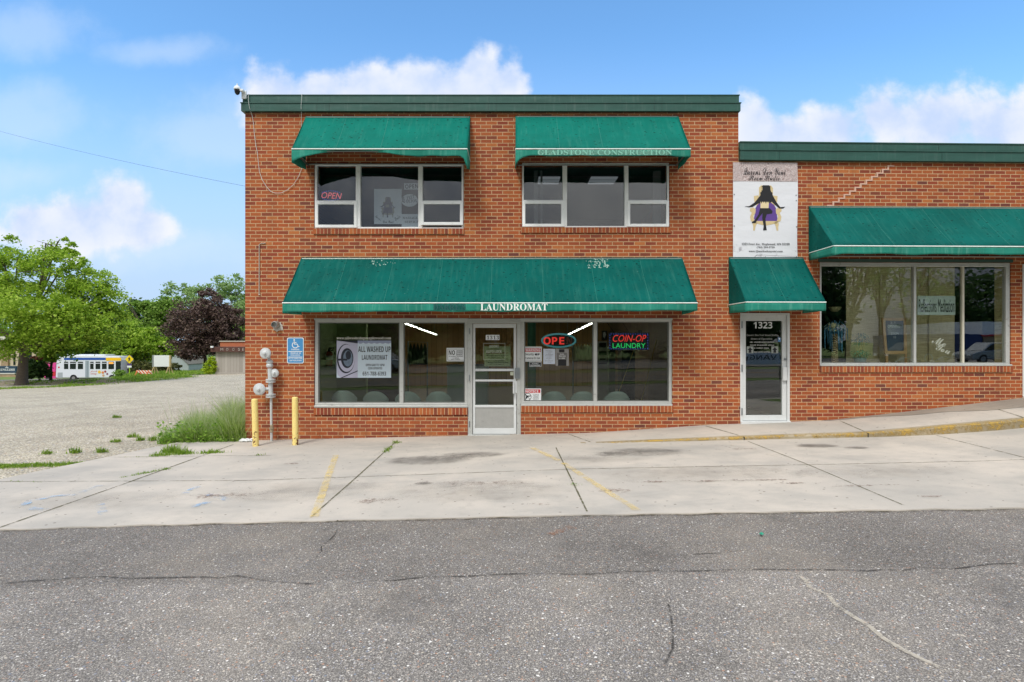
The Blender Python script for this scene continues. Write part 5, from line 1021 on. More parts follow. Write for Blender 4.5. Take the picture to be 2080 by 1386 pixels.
# ---------------------------------------------------------------- inside the laundromat
def chair0(label):
    t = thing('chair', label, 'chair', (0, 0, fl), 'chairs lined up behind the laundromat windows')
    def back(u, v):
        a = 2 * u - 1; w = .245 * (1 - .42 * (1 - v) ** 1.6); zz = .42 + .385 * v * (1 - .40 * abs(a) ** 2.6); return (a * w, -.22 - .05 * v + .10 * a * a, zz + fl)
    MB().grid(back, 16, 10).build('backrest', PLASTIC, t, True, solid=.012)
    e = [back(0, v / 10) for v in range(11)] + [back(k / 16, 1) for k in range(1, 17)] + [back(1, 1 - v / 10) for v in range(1, 11)]
    MB().tube(e, .009, 6).build('rim', plain('pale_chair_rim', lin(172, 182, 178), .4) if 'pale_chair_rim' not in bpy.data.materials else bpy.data.materials['pale_chair_rim'], t, True)
    MB().grid(lambda u, v: ((2 * u - 1) * (.2 + .05 * v), -.22 + .44 * v, .44 + .03 * (2 * u - 1) ** 2 - .02 * math.sin(math.pi * v) + fl), 10, 8).build('seat', PLASTIC, t, True, solid=.014)
    for sx in (-1, 1):
        for sy in (-1, 1): MB().tube([(sx * .17, sy * .15, .435 + fl), (sx * .22, sy * .21, fl)], .012, 8).build('leg', STEEL, t)
    return t
yc = D + .72
CH = [(697, 'grey shell chair standing leftmost behind the laundromat windows'), (761, 'grey shell chair directly below the phone number of the poster'), (827, 'grey shell chair behind the mullion of the left laundromat window'), (890, 'grey shell chair nearest the door on its poster side'), (1125, 'grey shell chair beside the crossed out pistol notice'), (1185, 'grey shell chair second from the door behind the right laundromat window'), (1254, 'grey shell chair standing rightmost behind the laundromat windows')]
c0_ = None
for px, lab in CH:
    loc = (X(px, yc - .25), yc, fl)
    if c0_ is None: c0_ = chair0(lab); c0_.location = loc
    else: dup(c0_, loc, lab)
for (p0, p1, lab) in (((817, 655), (887, 680.5), 'fluorescent strip light seen through the left laundromat window'), ((1206, 655), (1149, 682.5), 'fluorescent strip light seen above the neon open sign')):
    d0 = 14.5; d1 = d0 * (p0[0] - 1032) / (p1[0] - 1032); a = Vector((X(p0[0], d0), d0, Z(p0[1], d0))); b = Vector((X(p1[0], d1), d1, Z(p1[1], d1)))
    t = thing('strip_light', lab, 'strip light', tuple(a))
    for o_ in (-.02, .02): MB().tube([tuple(a + Vector((o_, 0, 0))), tuple(b + Vector((o_, 0, 0)))], .010, 8).build('tube', TUBE, t)
    dv = b - a; MB().extr([tuple(a + Vector(q)) for q in ((-.06, 0, .012), (.06, 0, .012), (.04, 0, .05), (-.04, 0, .05))], tuple(dv)).build('housing', DARK, t)
    rods = MB()
    for k in (.1, .5, .9): q = a.lerp(b, k); rods.tube([(q.x, q.y, q.z + .08), (q.x, q.y, cl)], .008, 6)
    rods.build('hanger', STEEL, t)
    for k in (.03, .13, .23, .33, .35, .45, .55, .65, .67, .77, .87, .97): q = a.lerp(b, k); MB().box(q.x - .05, q.x + .05, q.y - .05, q.y + .05, q.z - .014, q.z + .012).build('lamp_holder', DARK, t)
xw = XL + .34; ye = 14.0; ze = 1.12; x_ = xw + .09
t = thing('fire_extinguisher', 'red fire extinguisher hanging on the green wall inside', 'fire extinguisher', (x_, ye, ze))
MB().lathe((x_, ye, ze), [(.07, 0), (.08, .02), (.08, .30), (.06, .35), (.03, .37)], 'z', 16).build('cylinder', plain('extinguisher_red', lin(150, 34, 32), .4), t, True)
mb = MB(); mb.lathe((x_, ye, ze + .37), [(.03, 0), (.035, .05), (.02, .07)], 'z', 10); mb.box(x_ - .02, x_ + .12, ye - .02, ye + .02, ze + .43, ze + .46); mb.tube([(x_ + .03, ye, ze + .4), (x_ + .13, ye, ze + .34), (x_ + .12, ye, ze + .1)], .014, 6); mb.build('valve', BLACK, t)
MB().lathe((x_, ye, ze + .16), [(.082, 0), (.082, .1)], 'z', 16).build('label_band', WHITE, t)
# two garment rails with bags
def rail(px0, px1, py0, py1, d, n, label, blabel, mat, bgroup, h):
    t = thing('garment_rail', label, 'garment rail', (X(px0, d), d, fl)); mb = MB(); zt_ = Z(py0, d)
    mb.tube([(X(px0, d), d, fl), (X(px0, d), d, zt_), (X(px1, d), d, zt_ - .02), (X(px1, d), d, fl)], .018, 8); mb.build('tube_frame', STEEL, t, True)
    for sx in (px0, px1): MB().box(X(sx, d) - .02, X(sx, d) + .02, d - .25, d + .25, fl, fl + .03).build('foot', STEEL, t)
    for k in range(n):
        x = X(px0 + (px1 - px0) * (k + .7) / (n + .4), d); z1 = zt_ - .04
        o = MB().lathe((x, d, z1 - h), [(.02, 0), (.055, .02), (.06, h * .45), (.045, h * .72), (.03, h * .86), (.012, h * .97), (.006, h)], 'z', 10).build('garment_bag', mat, None, True); tag(o, blabel, 'garment bag', bgroup)
rail(829, 868, 694, 740, 13.6, 5, 'pale rail carrying dark garment bags behind the left laundromat window', 'dark garment bag on the rail behind the left laundromat window', plain('dark_bag', lin(34, 40, 42), .5), 'dark garment bags on the rail', .52)
rail(1164, 1204, 696, 740, 13.2, 6, 'rail carrying pale garment bags below the open sign', 'pale garment bag on the rail near the neon open sign', plain('pale_bag', lin(186, 178, 146), .5), 'pale garment bags on the rail', .40)
t = thing('counter', 'white folding counter inside behind the no loitering sign', 'counter', (X(935, 12.4), 12.4, fl)); MB().box(X(908, 12.4), X(990, 12.4), 12.4, 13.1, fl, Z(746, 12.4)).build('cabinet', plain('counter_white', lin(176, 182, 178), .5), t, bevel=.01); MB().box(X(906, 12.4), X(992, 12.4), 12.36, 13.14, Z(746, 12.4) + .002, Z(743, 12.4)).build('top', plain('counter_top', lin(150, 156, 150), .4), t, bevel=.008)
def machine(px0, px1, py0, d, col, label, parts, cat='vending machine', name='vending_machine'):
    t = thing(name, label, cat, (X((px0 + px1) / 2, d), d, fl)); MB().box(X(px0, d), X(px1, d), d, d + .6, fl, Z(py0, d)).build('cabinet', col, t, bevel=.012)
    for nm, a, b, c, e, m_ in parts: MB().box(X(a, d), X(b, d), d - .02, d - .001, Z(e, d), Z(c, d)).build(nm, m_, t)
OFFW = plain('machine_white', lin(186, 186, 176), .5); GRN = plain('machine_green', lin(96, 122, 92), .5)
machine(1214, 1234, 694, 14.5, OFFW, 'white coin change machine inside right of the window mullion', (('screen', 1217, 1231, 697, 706, DARK), ('panel', 1216, 1232, 714, 722, GRN), ('coin_slot', 1218, 1230, 728, 731, DARK), ('panel', 1216, 1232, 738, 740, DARK)), 'change machine', 'change_machine')
machine(1237, 1250, 706, 15.0, GRN, 'green soap dispenser cabinet beside the change machine', (('panel', 1239, 1248, 709, 716, DARK),), 'soap dispenser', 'soap_dispenser')
machine(1263, 1290, 712, 15.2, BLACK, 'tall dark vending machine inside below the coin laundry board', (('panel', 1266, 1287, 716, 728, plain('machine_panel', lin(74, 84, 84), .4)), ('panel', 1266, 1287, 742, 752, bpy.data.materials['machine_panel'])))
for a, b, lab in (((1268, 766), (1299, 706), 'thin yellow stick leaning below the coin laundry board'), ((1317, 757), (1345, 690), 'thin yellow stick leaning at the dark side wall')):
    d = 12.6; k0 = Vector((X(a[0], d), d, Z(a[1], d))); k1 = Vector((X(b[0], d), d + .5, Z(b[1], d + .5))); k0 = k0 + (k0 - k1) * ((k0.z - fl) / (k1.z - k0.z)); tag(MB().tube([tuple(k0), tuple(k1)], .011, 6).build('stick', plain('yellow_reflection', lin(196, 164, 90), .6)), lab, 'stick')  # solid bars made up to stand in for yellow reflections in the pane
# posters on the back wall
t = board('wall_poster', 'dark wall poster with a pale bird print on the panelled back wall', 'poster', 1222, 1233, 672, 692, 22.15, plain('poster_dark', lin(60, 62, 60), .6), .01, fx=lambda q: X(q, 22.15), fz=lambda q: Z(q, 22.15)); plate([(1225, 676), (1229, 674), (1231, 680), (1228, 688), (1225, 684)], 22.145, WHITE, t, 'print', lambda q: X(q, 22.15), lambda q: Z(q, 22.15))

# ---------------------------------------------------------------- inside the wing's shop window
XF = wing; fz = lambda py, d=None: WZ(py, 1860)
def wp(px, py, off):                                    # a point behind the shop front, off metres inside
    d = D + off + (WX(px) - WX0) * WT; x = (px - CX) / F * d; d = D + off + max(0, x - WX0) * WT; return (px - CX) / F * d, D + off, E - (py - CY) / F * d
def wbox(mb, px0, px1, py0, py1, off, th): a = wp(px0, py1, off); b = wp(px1, py0, off); mb.box(a[0], b[0], a[1], a[1] + th, a[2], b[2]); return mb
for k, (a, b, off, lab) in enumerate(((1719, 1741, .66, 'narrow tan woven blind panel farthest towards the flower vase'), (1740, 1788, .68, 'tan woven blind panel behind the bamboo plant'), (1787, 1840, .66, 'tan woven blind panel behind the chalkboard easel'), (1839, 1886, .69, 'tan woven blind panel behind the window mullion'), (1887, 1939, .66, 'tan woven blind panel under the meditation sign'), (2029, 2052, .40, 'narrow tan woven blind strip at the far end of the shop window'))):
    ht = wp(a, 520, off); t = thing('blind', lab, 'blind', ht, 'woven blinds in the shop window'); wbox(MB(), a, b, 534, 745, off, .012).build('panel', BLIND, t); wbox(MB(), a, b, 528, 534, off - .01, .04).build('head_rail', plain('blind_rail', lin(150, 136, 104), .6) if k == 0 else bpy.data.materials['blind_rail'], t)
zs = WZ(738.5, 1860) + .002
c = wp(1695.5, 700, .34)
t = thing('vase', 'tall woven floor vase standing at the end of the display shelf', 'vase', (c[0], c[1], zs))
def basket():
    m, g = mk('basket_weave'); p = g.pos(); x, y, z = g.sep(p); a = g.m('SINE', g.m('MULTIPLY', g.m('ADD', x, y), 190.0)); b = g.m('SINE', g.m('MULTIPLY', z, 150.0)); f = g.m('GREATER_THAN', g.m('MULTIPLY', a, b), .1)
    out(g, bsdf(g, g.mix(f, lin(66, 54, 40), lin(168, 146, 108)), .8)); return m
zz = wp(1695, 678, .34)[2] - zs; MB().lathe((c[0], c[1], zs), [(.06, 0), (.066, .02), (.058, zz * .4), (.06, zz * .8), (.07, zz), (.055, zz), (.05, .05)], 'z', 18).build('body', basket(), t, True)
rr = random.Random(5); zv = zs + zz
t = thing('flower_arrangement', 'spray of blue and cream artificial flowers in the woven vase', 'flowers', (c[0], c[1], zv))
for nm, col, n_, spread, hh_ in (('blue_fronds', plain('blue_fronds', lin(70, 128, 160), .6, var=.3, sc=30), 26, .24, .26), ('pale_sprigs', plain('pale_sprigs', lin(150, 176, 176), .6), 16, .22, .22)):
    mb = MB()
    for k in range(n_):
        w = rr.uniform(0, 6.28); s = spread * rr.uniform(.4, 1); tip = (c[0] + math.cos(w) * s, c[1] + math.sin(w) * s * .6); h = hh_ * rr.uniform(.4, 1); dr_ = rr.uniform(.1, .45) if nm[0] == 'b' else 0
        mb.tube([(c[0], c[1], zv - .02), ((c[0] + tip[0]) / 2, (c[1] + tip[1]) / 2, zv + h), (tip[0], tip[1], zv + h * .6), (tip[0] + .01, tip[1], zv + h * .6 - dr_)], [.003, .006, .010, .004], 5)
    mb.build(nm, col, t)
mb = MB()
for k in range(90):
    w, s, h = rr.uniform(0, 6.28), rr.uniform(.0, 1), rr.uniform(-1, 1); q = (c[0] - .05 + .085 * s * math.cos(w), c[1] - .05 + .07 * s * math.sin(w), zv + .12 + .07 * h); e = .02; mb.add([(q[0] - e, q[1], q[2]), (q[0], q[1] - e * .6, q[2] - e * rr.random()), (q[0] + e, q[1], q[2] + e * .4), (q[0], q[1] + e * .3, q[2] + e)], [(0, 1, 2, 3)])
mb.build('cream_bloom', plain('cream_bloom', lin(214, 206, 160), .6, var=.15, sc=40), t)
a = wp(1747, 737, .36); t = thing('potted_plant', 'small bamboo plant with teal leaves in a grey pot', 'plant', (a[0], a[1], zs))
MB().lathe((a[0], a[1], zs), [(.07, 0), (.10, .02), (.115, .09), (.12, .10), (.10, .10), (.09, .06)], 'z', 18).build('pot', plain('grey_teal_pot', lin(120, 148, 146), .4), t, True)
top_ = wp(1747, 680, .36)[2]; mb = MB(); lv = []
for k in range(5):
    x0_ = a[0] - .07 + k * .035; q = (x0_ + rr.uniform(-.03, .03), a[1] + rr.uniform(-.04, .04)); mb.tube([(x0_, a[1], zs + .08), (q[0], q[1], top_ - rr.uniform(.05, .15))], .008, 6)
    for j in range(46):
        f = rr.choice([rr.uniform(.02, .3), rr.uniform(.55, 1.05)]); z_ = zs + .1 + (top_ - zs - .1) * f; w = rr.uniform(0, 6.28); L = rr.uniform(.05, .11); lv.append((x0_ + (q[0] - x0_) * f, a[1], z_, w, L))
mb.build('canes', plain('bamboo_cane', lin(170, 150, 96), .5), t, True)
mb = MB()
for x0_, y0_, z_, w, L in lv:
    dx_, dy_ = math.cos(w), math.sin(w) * .7; s = rr.uniform(.02, .09); b_ = (x0_ + dx_ * s, y0_ + dy_ * s, z_); mb.add([b_, (b_[0] + dx_ * L * .5 - dy_ * .014, b_[1] + dy_ * L * .5 + dx_ * .014, z_ + .012), (b_[0] + dx_ * L, b_[1] + dy_ * L, z_ - L * .35), (b_[0] + dx_ * L * .5 + dy_ * .014, b_[1] + dy_ * L * .5 - dx_ * .014, z_ + .006)], [(0, 1, 2, 3)])
mb.build('leaves', plain('teal_leaves', lin(50, 112, 92), .5, var=.35, sc=40), t)
# chalkboard easel
offe = .32; Pq = lambda px, py, o=0.0: wp(px, py, offe + o); t = thing('chalkboard', 'wooden framed chalkboard easel with opening soon written in chalk', 'chalkboard', (Pq(1818, 738)[0], D + offe, zs))
def band(pts, o0, o1): return MB().extr([Pq(*p, o0) for p in pts], (0, o1 - o0, 0))
for nm, pts in (('frame', [(1792, 646), (1841, 647), (1840, 652), (1797, 651.5)]), ('frame', [(1792, 646), (1797, 651.5), (1803, 715), (1798, 719)]), ('frame', [(1836, 652), (1841, 647), (1843, 719), (1837, 714)]), ('frame', [(1803, 713), (1837, 713), (1843, 719.5), (1798, 719.5)])): band(pts, -.02, .015).build(nm, WOOD, t)
band([(1800, 651.7), (1836, 652.2), (1837.5, 713), (1803, 713)], -.002, .012).build('slate', plain('slate', lin(56, 70, 76), .7, var=.35, sc=7), t)
for px in (1800, 1839): band([(px, 719.6), (px + 4, 719.6), (px + 4, 738), (px, 738)], -.015, .012).build('leg', WOOD, t)
CHALK = plain('chalk', lin(190, 200, 198), .9); q = Pq(1818, 660)
def CT(s, px0, px1, py0, py1): a = Pq(px0, py1); b = Pq(px1, py0); text(s, a[0], b[0], a[2], b[2], D + offe - .004, CHALK, t, 'plain', 'chalk_lettering')
CT('OPENING', 1803, 1828, 660, 666); CT('SOON', 1809, 1825, 675, 680); CT('TF', 1814, 1820, 684, 688); CT('2:1', 1808, 1818, 653.5, 657.5)
# hanging sign
ysn = D + .12; t = thing('hanging_sign', 'white meditation sign with thin black handwriting hanging in the shop window', 'sign', wp(1902, 640, .12)); wbox(MB(), 1864, 1940.5, 601.5, 640, .12, .025).build('board', plain('pale_sign_board', lin(206, 218, 212), .5, var=.03), t)
a = wp(1866, 634.5, .12); b = wp(1938, 608, .12); text('Reflections', a[0], a[0] + (b[0] - a[0]) * .50, a[2], b[2], D + .116, INK, t, 'plain'); text('Meditation', a[0] + (b[0] - a[0]) * .545, b[0], a[2], b[2], D + .116, INK, t, 'plain')
q = wp(1696, 624, .9); t = thing('bowl_lamp', 'pale bowl lamp hanging above the flower vase', 'lamp', q); MB().lathe(q, [(.12, 0), (.115, -.02), (.09, -.06), (.05, -.09), (.01, -.1)], 'z', 20).build('bowl', plain('bowl_shade', lin(190, 184, 140), .5), t, True); MB().tube([q, (q[0], q[1], 3.5)], .006, 6).build('cord', DARK, t)
mb = MB(); q0 = wp(1818, 735, .26); q1 = wp(1872, 735, .26); n = 30
mb.tube([(q0[0] + (q1[0] - q0[0]) * k / n, q0[1], zs + .008 + .10 * math.sin(math.pi * k / n)) for k in range(n + 1)], .004, 5); qc = wp(1886, 722, .26); mb.tube([(qc[0] + .075 * math.cos(k * .42), qc[1], zs + .09 + .08 * math.sin(k * .42)) for k in range(16)], .004, 5); mb.tube([(qc[0] + .075, qc[1], zs + .01), (qc[0] + .3, qc[1], zs + .12), (qc[0] + .55, qc[1], zs + .08)], .004, 5)
tag(mb.build('wire_ornament', plain('silver_wire', lin(190, 194, 190), .3, .6), None, True), 'curled silver wire ornament lying on the display shelf', 'ornament')
q = wp(1852, 731, .26); t = thing('candle_holder', 'small round white candle holder beside the window mullion', 'candle holder', (q[0], q[1], zs)); MB().lathe((q[0], q[1], zs), [(.02, 0), (.036, .015), (.04, .04), (.034, .07), (.02, .075)], 'z', 16).build('body', WHITE, t, True); MB().lathe((q[0], q[1] - .041, zs + .042), [(.010, 0), (.010, -.003)], 'y', 12).build('bead', DARK, t)
t = thing('window_lettering', 'white brush lettering low on the glass of the shop window', 'lettering', (WX(1915), D + .05, WZ(708, 1915)))
text('Me', WX(1898), WX(1927), WZ(702, 1915), WZ(686, 1915), D + .054, FAINT, t, 'script', rot=-.35); text('You', WX(1905), WX(1936), WZ(716, 1915), WZ(702, 1915), D + .054, FAINT, t, 'script', rot=-.35)
XF = None
# litter
for px, py, s, lab, mt in ((503, 899, .07, 'crumpled white litter lying at the left brick corner', WHITE), (1545, 1088, .022, 'tiny green bottle cap lying on the dark asphalt', plain('green_plastic', lin(40, 150, 120), .4))):
    x, y = gp(px, py); rr = random.Random(px); mb = MB()
    for k in range(3 if s > .05 else 1):
        o_ = len(mb.v); c = (x + (k - 1) * s * 1.1 * (s > .05), y + rr.uniform(-.03, .03)); mb.lathe((c[0], c[1], zt(*c) + .014), [(s * .6, 0), (s * rr.uniform(.8, 1.1), s * .25), (s * .7, s * .6), (s * .2, s * .8)], 'z', 9)
        for i in range(o_, len(mb.v)): v = mb.v[i]; mb.v[i] = (v[0] + rr.uniform(-.2, .2) * s, v[1] + rr.uniform(-.2, .2) * s, v[2] + rr.uniform(0, .15) * s)
    tag(mb.build('litter', mt), lab, 'litter')

# ---------------------------------------------------------------- trees and shrubs
def foliage(name, ell, ncl, nleaf, size, mat, parent, seed, shell=.45, crad=.16, flat=.6, droop=0.0):
    r = np.random.default_rng(seed); vol = np.array([e[3] * e[4] * e[5] for e in ell]) ** .75; vol /= vol.sum()
    k = r.choice(len(ell), ncl, p=vol); E_ = np.array(ell)[k]
    d = r.normal(0, 1, (ncl, 3)); d /= np.linalg.norm(d, axis=1)[:, None]; rad = shell + (1 - shell) * r.uniform(0, 1, ncl) ** .6
    C = E_[:, :3] + d * E_[:, 3:] * rad[:, None]; cr = E_[:, 3:].mean(1) * crad * r.uniform(.6, 1.5, ncl)
    Q = np.repeat(C, nleaf, 0); R_ = np.repeat(cr, nleaf); n = len(Q); off = r.normal(0, .62, (n, 3)); off[:, 2] *= flat
    Q = Q + off * R_[:, None]; Q[:, 2] -= droop * (off[:, 0] ** 2 + off[:, 1] ** 2) * R_
    a = r.normal(0, 1, (n, 3)); a[:, 2] *= .6; a /= np.linalg.norm(a, axis=1)[:, None]; b = np.cross(a, r.normal(0, 1, (n, 3))); b /= np.linalg.norm(b, axis=1)[:, None] + 1e-9
    s = size * r.uniform(.6, 1.35, n)[:, None]
    V = np.stack([Q - a * s * .6, Q + b * s * .36 - a * s * .05, Q + a * s * .6, Q - b * s * .36 - a * s * .05], 1).reshape(-1, 3)
    return raw(name, V, 4, mat, parent)
def tree(name, label, cat, base, ell, ncl, nleaf, size, mat, tr, seed, bark=None, group=None, fork=.45, nlimb=None, limbs=True, **k):
    t = thing(name, label, cat, base, group); rr = random.Random(seed); bark = bark or BARK
    zc = min(e[2] - e[5] for e in ell); top = max(e[2] + e[5] * .6 for e in ell); cx_ = sum(e[0] for e in ell) / len(ell)
    fk = base[2] + (top - base[2]) * fork * .5; mb = MB()
    mb.tube([(base[0], base[1], base[2] - .3), (base[0], base[1], base[2] + .1), (base[0] + tr * .3, base[1], (base[2] + fk) / 2), (base[0] + .1 * (cx_ - base[0]), base[1], fk)], [tr * 1.5, tr * 1.2, tr * .95, tr * .85], 10)
    if limbs:
        s0 = (base[0] + .1 * (cx_ - base[0]), base[1], fk - .05)
        for e in ell:
            mid = tuple(s0[i] * .5 + e[i] * .5 + (rr.uniform(-.3, .3) if i < 2 else -.05 * e[5]) for i in range(3)); mb.tube([s0, mid, (e[0], e[1], e[2])], [tr * .6, tr * .38, tr * .16], 7)
            for j in range(nlimb or 4):
                w = rr.uniform(0, 6.28); el = rr.uniform(-.2, .9); p1 = (e[0] + math.cos(w) * e[3] * .8, e[1] + math.sin(w) * e[4] * .8, e[2] + el * e[5] * .8); mb.tube([mid if j % 2 else (e[0], e[1], e[2]), tuple((p1[i] + e[i]) / 2 + (0 if i < 2 else .1) for i in range(3)), p1], [tr * .24, tr * .14, tr * .04], 5)
    mb.build('trunk', bark, t, True); foliage('crown', ell, ncl, nleaf, size, mat, t, seed, **k); return t
def pe(px, py, rx, ry, d, dd=0, ryd=None):                # ellipsoid given by its place and size in the view
    d2 = d + dd; return (X(px, d2), d2, Z(py, d2), rx * d2 / F, (ryd or rx) * d2 / F, ry * d2 / F)
d = 40; tree('maple_tree', 'large bright green maple tree leaning over the white bus', 'tree', at(44, d, .2), [pe(10, 540, 62, 66, d), pe(105, 552, 72, 62, d), pe(180, 600, 62, 55, d, .5), pe(60, 640, 95, 62, d, -1.5), pe(140, 650, 90, 58, d, -1), pe(208, 655, 44, 52, d, .5), pe(-70, 570, 90, 80, d), pe(20, 690, 60, 34, d, -1), pe(112, 505, 40, 24, d)], 400, 150, .155, LEAF_MAPLE, .31, 21, shell=.35, crad=.21, flat=.5, droop=.35)
d = 43; tree('young_tree', 'slender young tree whose leaves hang in front of the bus', 'tree', at(103, d, .1), [pe(115, 690, 34, 34, d), pe(160, 680, 44, 32, d), pe(205, 682, 34, 28, d), pe(95, 715, 20, 20, d)], 130, 80, .19, LEAF_MAPLE, .09, 22, BARK_D, fork=1.0, crad=.24, droop=.3)
d = 42; tree('bush', 'dark green bush growing beside the large maple trunk', 'bush', at(80, d, 0), [pe(68, 748, 20, 18, d), pe(86, 758, 14, 11, d), pe(60, 760, 18, 10, d)], 90, 70, .17, LEAF_DARK, .05, 23, limbs=False, crad=.26)
tree('shrub', 'rusty red leaved shrub beside the dark green bush', 'bush', at(82, 46, 0), [pe(80, 735, 14, 12, 46)], 26, 60, .16, leafmat('rust_leaves', lin(86, 44, 38), lin(124, 66, 56), lin(160, 110, 84)), .04, 31, limbs=False, crad=.3)
TR = 'trees beyond the lot'
d = 96; tree('broadleaf_tree', 'dark green tree standing farthest behind the bus roof', 'tree', at(290, d), [pe(285, 650, 38, 44, d), pe(262, 668, 26, 40, d), pe(312, 655, 26, 40, d), pe(215, 680, 40, 40, d), pe(150, 690, 70, 40, d)], 260, 60, .42, LEAF_DARK, .3, 24, BARK_D, TR, crad=.24)
d = 88; tree('broadleaf_tree', 'mid green tree with sparse top between dark trees and the purple tree', 'tree', at(330, d), [pe(318, 655, 34, 48, d), pe(345, 640, 28, 40, d), pe(325, 700, 38, 34, d), pe(290, 620, 18, 12, d), pe(265, 622, 14, 10, d)], 230, 60, .36, LEAF_MID, .25, 25, None, TR, crad=.24, shell=.3)
d = 76; tree('broadleaf_tree', 'rounded yellow green tree right of the bus beside the crossing sign', 'tree', at(262, d), [pe(255, 690, 34, 38, d), pe(240, 712, 24, 24, d), pe(275, 712, 28, 24, d), pe(300, 700, 30, 34, d), pe(330, 712, 24, 22, d)], 230, 60, .30, LEAF_MAPLE, .15, 26, None, TR, crad=.26)
d = 92; tree('broadleaf_tree', 'tall pale green tree rising above the purple tree', 'tree', at(455, d), [pe(372, 600, 34, 34, d), pe(440, 592, 34, 32, d), pe(480, 600, 34, 42, d), pe(400, 640, 48, 46, d), pe(470, 660, 46, 56, d), pe(520, 640, 50, 70, d), pe(360, 650, 34, 44, d)], 330, 60, .34, LEAF_PALE, .32, 27, None, TR, crad=.22, shell=.3)
d = 70; tree('purple_tree', 'dark purple leaved tree behind the weathered wooden shed', 'tree', at(416, d), [pe(410, 655, 56, 50, d), pe(425, 620, 34, 34, d), pe(370, 668, 34, 40, d), pe(452, 670, 40, 44, d), pe(405, 700, 50, 30, d), pe(470, 660, 28, 34, d)], 300, 90, .23, LEAF_PURPLE, .2, 28, BARK_D, None, crad=.22)
d = 80; tree('broadleaf_tree', 'leafy green tree low behind the roof of the shed', 'tree', at(492, d), [pe(480, 700, 34, 36, d), pe(510, 690, 30, 40, d)], 110, 60, .3, LEAF_MID, .15, 29, None, TR, crad=.28)
d = 110; tree('broadleaf_tree', 'hazy green tree hidden behind the maple crown', 'tree', at(90, d), [pe(60, 690, 70, 50, d), pe(-60, 680, 90, 60, d), pe(160, 700, 60, 40, d)], 200, 50, .5, LEAF_MID, .3, 30, None, TR, crad=.25)
d = 57; tree('lime_shrub', 'narrow lime green shrub at the left end of the wooden shed', 'shrub', at(427, d), [pe(428, 745, 11, 14, d), pe(432, 733, 7, 11, d), pe(421, 752, 9, 9, d)], 60, 60, .14, LEAF_LIME, .04, 32, limbs=False, crad=.3)
d = 74; tree('hedge', 'brownish green hedge behind the white blank board', 'hedge', at(310, d), [pe(285, 747, 20, 11, d), pe(320, 746, 24, 11, d), pe(355, 748, 14, 9, d), pe(245, 745, 14, 14, d)], 130, 60, .22, leafmat('hedge_leaves', lin(64, 76, 36), lin(92, 100, 52), lin(128, 124, 72)), .05, 33, limbs=False, crad=.28)
d = 64; tree('shrub', 'small green shrub at the kerb in front of the bus door', 'shrub', at(243, d), [pe(243, 760, 8, 10, d)], 20, 50, .16, LEAF_MID, .03, 34, limbs=False, crad=.4)

# ---------------------------------------------------------------- across the lot: bus, signs, sheds
def vb(mb, px0, px1, py0, py1, d, th): return mb.box(X(px0, d), X(px1, d), d, d + th, Z(py1, d), Z(py0, d))
d = 72; z0 = zt(X(180, d), d); t = thing('bus', 'white city bus with blue and yellow roof stripe behind the grass bank', 'bus', (X(180, d), d, z0))
BW = plain('bus_white', lin(214, 220, 226), .35, var=.04); BG = plain('bus_window', lin(26, 34, 36), .12); zb = Z(767.5, d)
x0, x1 = X(113, d), X(246, d); mb = MB(); mb.prism([(x0, zb), (x1 - .15, zb), (x1, zb + .5), (x1 - .05, Z(732, d)), (x1 - .3, Z(724, d)), (x0 + .9, Z(722, d)), (x0 + .5, Z(724, d)), (x0 + .1, Z(734, d))], d, d + 2.5); mb.build('body', BW, t, bevel=.05)
vb(MB(), 130, 215, 727, 731.5, d - .02, .03).build('blue_stripe', plain('bus_blue', lin(30, 78, 160), .4), t); vb(MB(), 215, 246, 727, 733, d - .025, .03).build('yellow_stripe', plain('bus_yellow', lin(240, 192, 30), .4), t)
vb(MB(), 122, 214, 720.5, 723, d + .3, 1.8).build('roof_fairing', BW, t, bevel=.03)
for a, b in ((130, 138.5), (142, 154), (158, 168.5), (183, 190), (194, 203.5), (207, 216.5), (220, 231.5)):
    w = vb(MB(), a, b, 735, 750, d - .015, .03).build('window', BG, t); vb(MB(), a, b, 737.6, 738.8, d - .03, .02).build('bar', BW, w)
dd = vb(MB(), 173, 181, 733, 767, d - .015, .03).build('door', plain('bus_door_grey', lin(150, 164, 172), .4), t); vb(MB(), 176.7, 177.3, 733, 767, d - .02, .01).build('seam', DARK, dd)
vb(MB(), 235, 245, 734, 763, d - .02, .05).build('front_door', BG, t); vb(MB(), 221, 230, 736, 739.5, d - .04, .02).build('destination_sign', emit('bus_led', (1, .42, .08, 1), 1.0), t)
vb(MB(), 117, 127, 757, 768, d - .015, .03).build('rear_grille', plain('bus_grille', lin(160, 168, 172), .5), t); vb(MB(), 118, 121, 745, 748, d - .015, .02).build('logo', RED, t)
for px, py, r_ in ((149.5, 768.5, 7.2), (227.5, 768, 6.4)):
    c = (X(px, d), d - .03, Z(py, d)); rr_ = r_ * d / F; w = MB().lathe(c, [(rr_ * .55, -.0), (rr_, 0), (rr_, .3), (rr_ * .5, .3)], 'y', 20).build('wheel', BLACK, t); MB().lathe(c, [(rr_ * .5, -.01), (rr_ * .5, .05), (rr_ * .2, .0)], 'y', 14).build('rim', plain('rim_grey', lin(150, 150, 150), .4, .5) if 'rim_grey' not in bpy.data.materials else bpy.data.materials['rim_grey'], w)
text('fresh', X(184, d), X(197, d), Z(757, d), Z(753, d), d - .02, RED, t, 'script', 'advert_lettering'); text('savings', X(184, d), X(197, d), Z(762, d), Z(758, d), d - .02, RED, t, 'script', 'advert_lettering')
